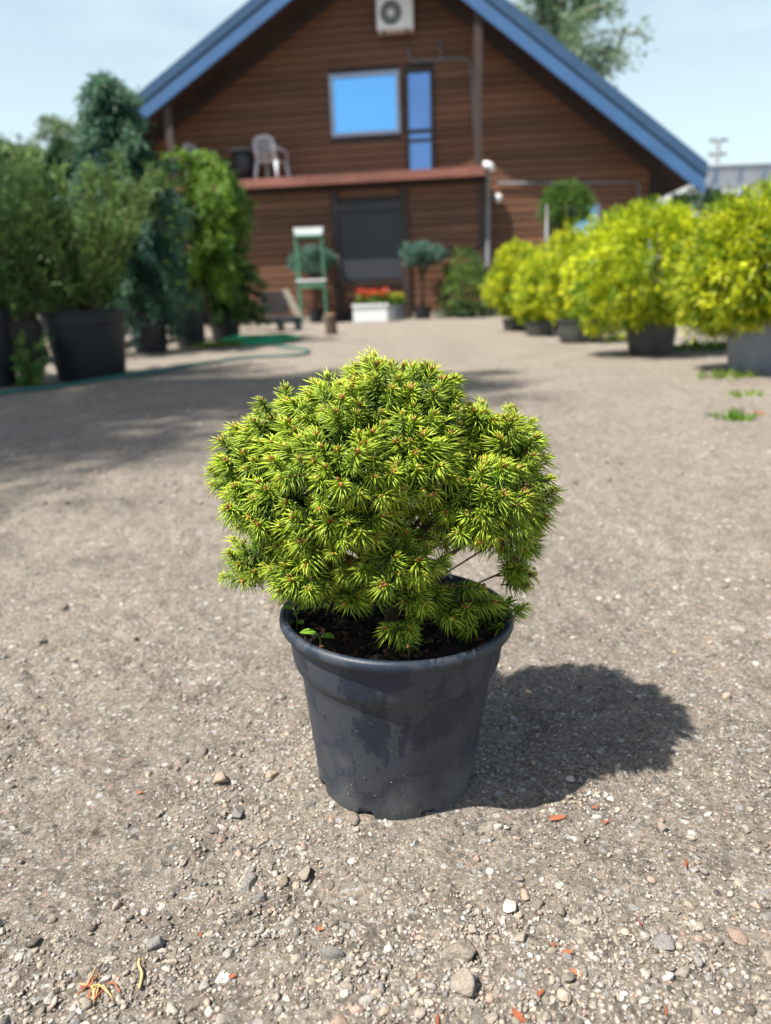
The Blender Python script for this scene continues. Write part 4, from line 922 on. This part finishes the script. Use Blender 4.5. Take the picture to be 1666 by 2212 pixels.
n = 40000; xy = scatter(n, 1.5); s = (.0008+.0022*q.rand(n)**2)*np.clip(1.25-.35*xy[:, 1], .8, 1.2); grit = mesh_obj('grit', stones_mesh(n, sized(xy, s, .05), s, stone_cols(n), q, 1, .75, .2), M['stone']); grit['kind'] = 'stuff'; tag(grit, 'fine loose grit strewn over the trodden earth', 'gravel')
n = 7000; xy = scatter(n, 1.2, .3, 2.4); s = (.0021+.0036*q.rand(n)**2.6)*np.clip(1.35-.5*xy[:, 1], .85, 1.15); gv = mesh_obj('gravel', stones_mesh(n, sized(xy, s, .10), s, stone_cols(n), q, 2, .68, .11, 'gravel', 9), M['stone']); gv['kind'] = 'stuff'; tag(gv, 'loose pale and dark pebbles scattered over the yard', 'gravel')
n = 3000; y = 2.+3.5*q.rand(n)**1.3; x = (q.rand(n)*2-1)*(.3+.55*y); xy = np.stack([x, y], 1); s = .003+.008*q.rand(n)**3; gf = mesh_obj('gravel', stones_mesh(n, sized(xy, s, .2), s, stone_cols(n), q, 1, .6, .15), M['stone']); gf['kind'] = 'stuff'; tag(gf, 'sparse small stones out on the blurred yard behind the pot', 'gravel')
M['bigstone'] = colmat('speckled stone', .9, 5.5, .4, .2)
smesh = []
for k in range(30):
    me = stones_mesh(1, np.zeros((1, 3)), np.ones(1), stone_cols(1), q, 3, .66, .035, 'stone', 11); me.materials.append(M['bigstone']); smesh.append(me)
cand = scatter(1500, 1.3, .36, 1.5); xy = []
for c_ in cand:
    if len(xy) < 300 and all((c_[0]-e[0])**2+(c_[1]-e[1])**2 > .016**2 for e in xy): xy.append(c_)
xy = np.array(xy)
for k in range(len(xy)):
    s = .0052+.0105*q.rand()**3.2
    if k % 11 == 0: s *= 1.25
    o = link(bpy.data.objects.new('stone', smesh[k % 30]), ground); z = float(ground_h(xy[k, 0], xy[k, 1], False))
    o.location = (xy[k, 0], xy[k, 1], z+s*(-.12 if q.rand() < .65 else .22)); o.scale = (s, s*(.75+.35*q.rand()), s*(.8+.3*q.rand())); o.rotation_euler = (q.randn()*.2, q.randn()*.2, q.rand()*6.28)

# litter
M['dry'] = plain('dry orange leaf', (.36, .11, .05), .7, .3, 60, .2)
M['straw'] = plain('dry straw', (.52, .36, .16), .7, .25, 60, .2)
def scrap(label, px, py, L, wd_, rz, mat=None, tilt=.25):
    g = G(px, py); q = np.random.RandomState(px*3+py); V = []; F = []; n = 6
    for k in range(n+1):
        u = k/n; ww = wd_*(math.sin(math.pi*(u*.9+.06)))**.6*(.75+.5*q.rand()); V += [((u-.5)*L, -ww*.5, .0015+.22*L*tilt*math.sin(u*5)), ((u-.5)*L, ww*.5, .003+.22*L*tilt*math.cos(u*4)+.1*wd_)]
    V = V+[(x_, y_, z_+.0006) for x_, y_, z_ in V]; o_ = 2*(n+1)
    for k in range(n):
        a_ = 2*k; F += [(a_, a_+2, a_+3, a_+1), (a_+o_, a_+1+o_, a_+3+o_, a_+2+o_), (a_, a_+o_, a_+2+o_, a_+2), (a_+1, a_+3, a_+3+o_, a_+1+o_)]
    F += [(0, 1, 1+o_, o_), (2*n, 2*n+o_, 2*n+1+o_, 2*n+1)]
    o = MB().add(V, F).build('dry_scrap', mat or M['dry'], None); o.location = (g[0], g[1], float(ground_h(g[0], g[1]))+.001); o.rotation_euler.z = R(rz)
    tag(o, label, 'leaf scrap', 'dry leaf scraps on the ground')
scrap('orange dry leaf scrap at the edge of the pot shadow', 1205, 1756, .018, .006, 15)
scrap('larger red-brown leaf scrap among loose gravel', 1120, 2198, .017, .007, 115)
SML = 'tiny orange-red dry scrap lying on the gravelly earth'
for (px, py, L, r_) in ((1286, 1730, .006, 10), (1310, 1762, .009, 25), (1482, 1868, .012, 65), (1382, 1985, .008, 95), (1225, 2060, .009, 0), (1245, 2105, .010, -35), (1168, 2150, .008, 40), (1440, 2180, .010, 70), (945, 2196, .011, 80), (500, 2090, .006, 20), (430, 1995, .005, 60), (690, 2000, .005, 0), (300, 1700, .006, 0), (1195, 2040, .007, 60)):
    scrap(SML, px, py, L, .0025, r_)
scrap('rust-brown fallen leaf beside the bright green tuft', 1640, 898, .05, .035, 10)
tws = [G(x, y) for x, y in ((297, 2044), (296, 2062), (303, 2080), (299, 2102), (297, 2112))]
tag(MB().tube([(p[0], p[1], float(ground_h(p[0], p[1]))+.003) for p in smooth_pts(tws, 4)], [.0013]*17, 6).build('dry_twig', M['straw'], None, True), 'straw-coloured twig lying on the gravel beside the needle clump', 'twig')
g = G(205, 2118); nc = thing('needle_clump', 'small tangled clump of dry orange needles on the gravel', 'dry needles', (g[0], g[1], float(ground_h(g[0], g[1]))))
q = np.random.RandomState(4)
for k in range(14):
    a_ = q.rand()*3.14-.4; o_ = q.randn(2)*.006; L = .008+.007*q.rand(); MB().tube([(o_[0]-L*math.cos(a_), o_[1]-L*math.sin(a_), .001), (o_[0], o_[1], .004+.003*q.rand()), (o_[0]+L*math.cos(a_+.4), o_[1]+L*math.sin(a_+.4), .002)], [.0006, .0008, .0005], 5).build('needle', M['dry'] if k % 2 else M['straw'], nc)
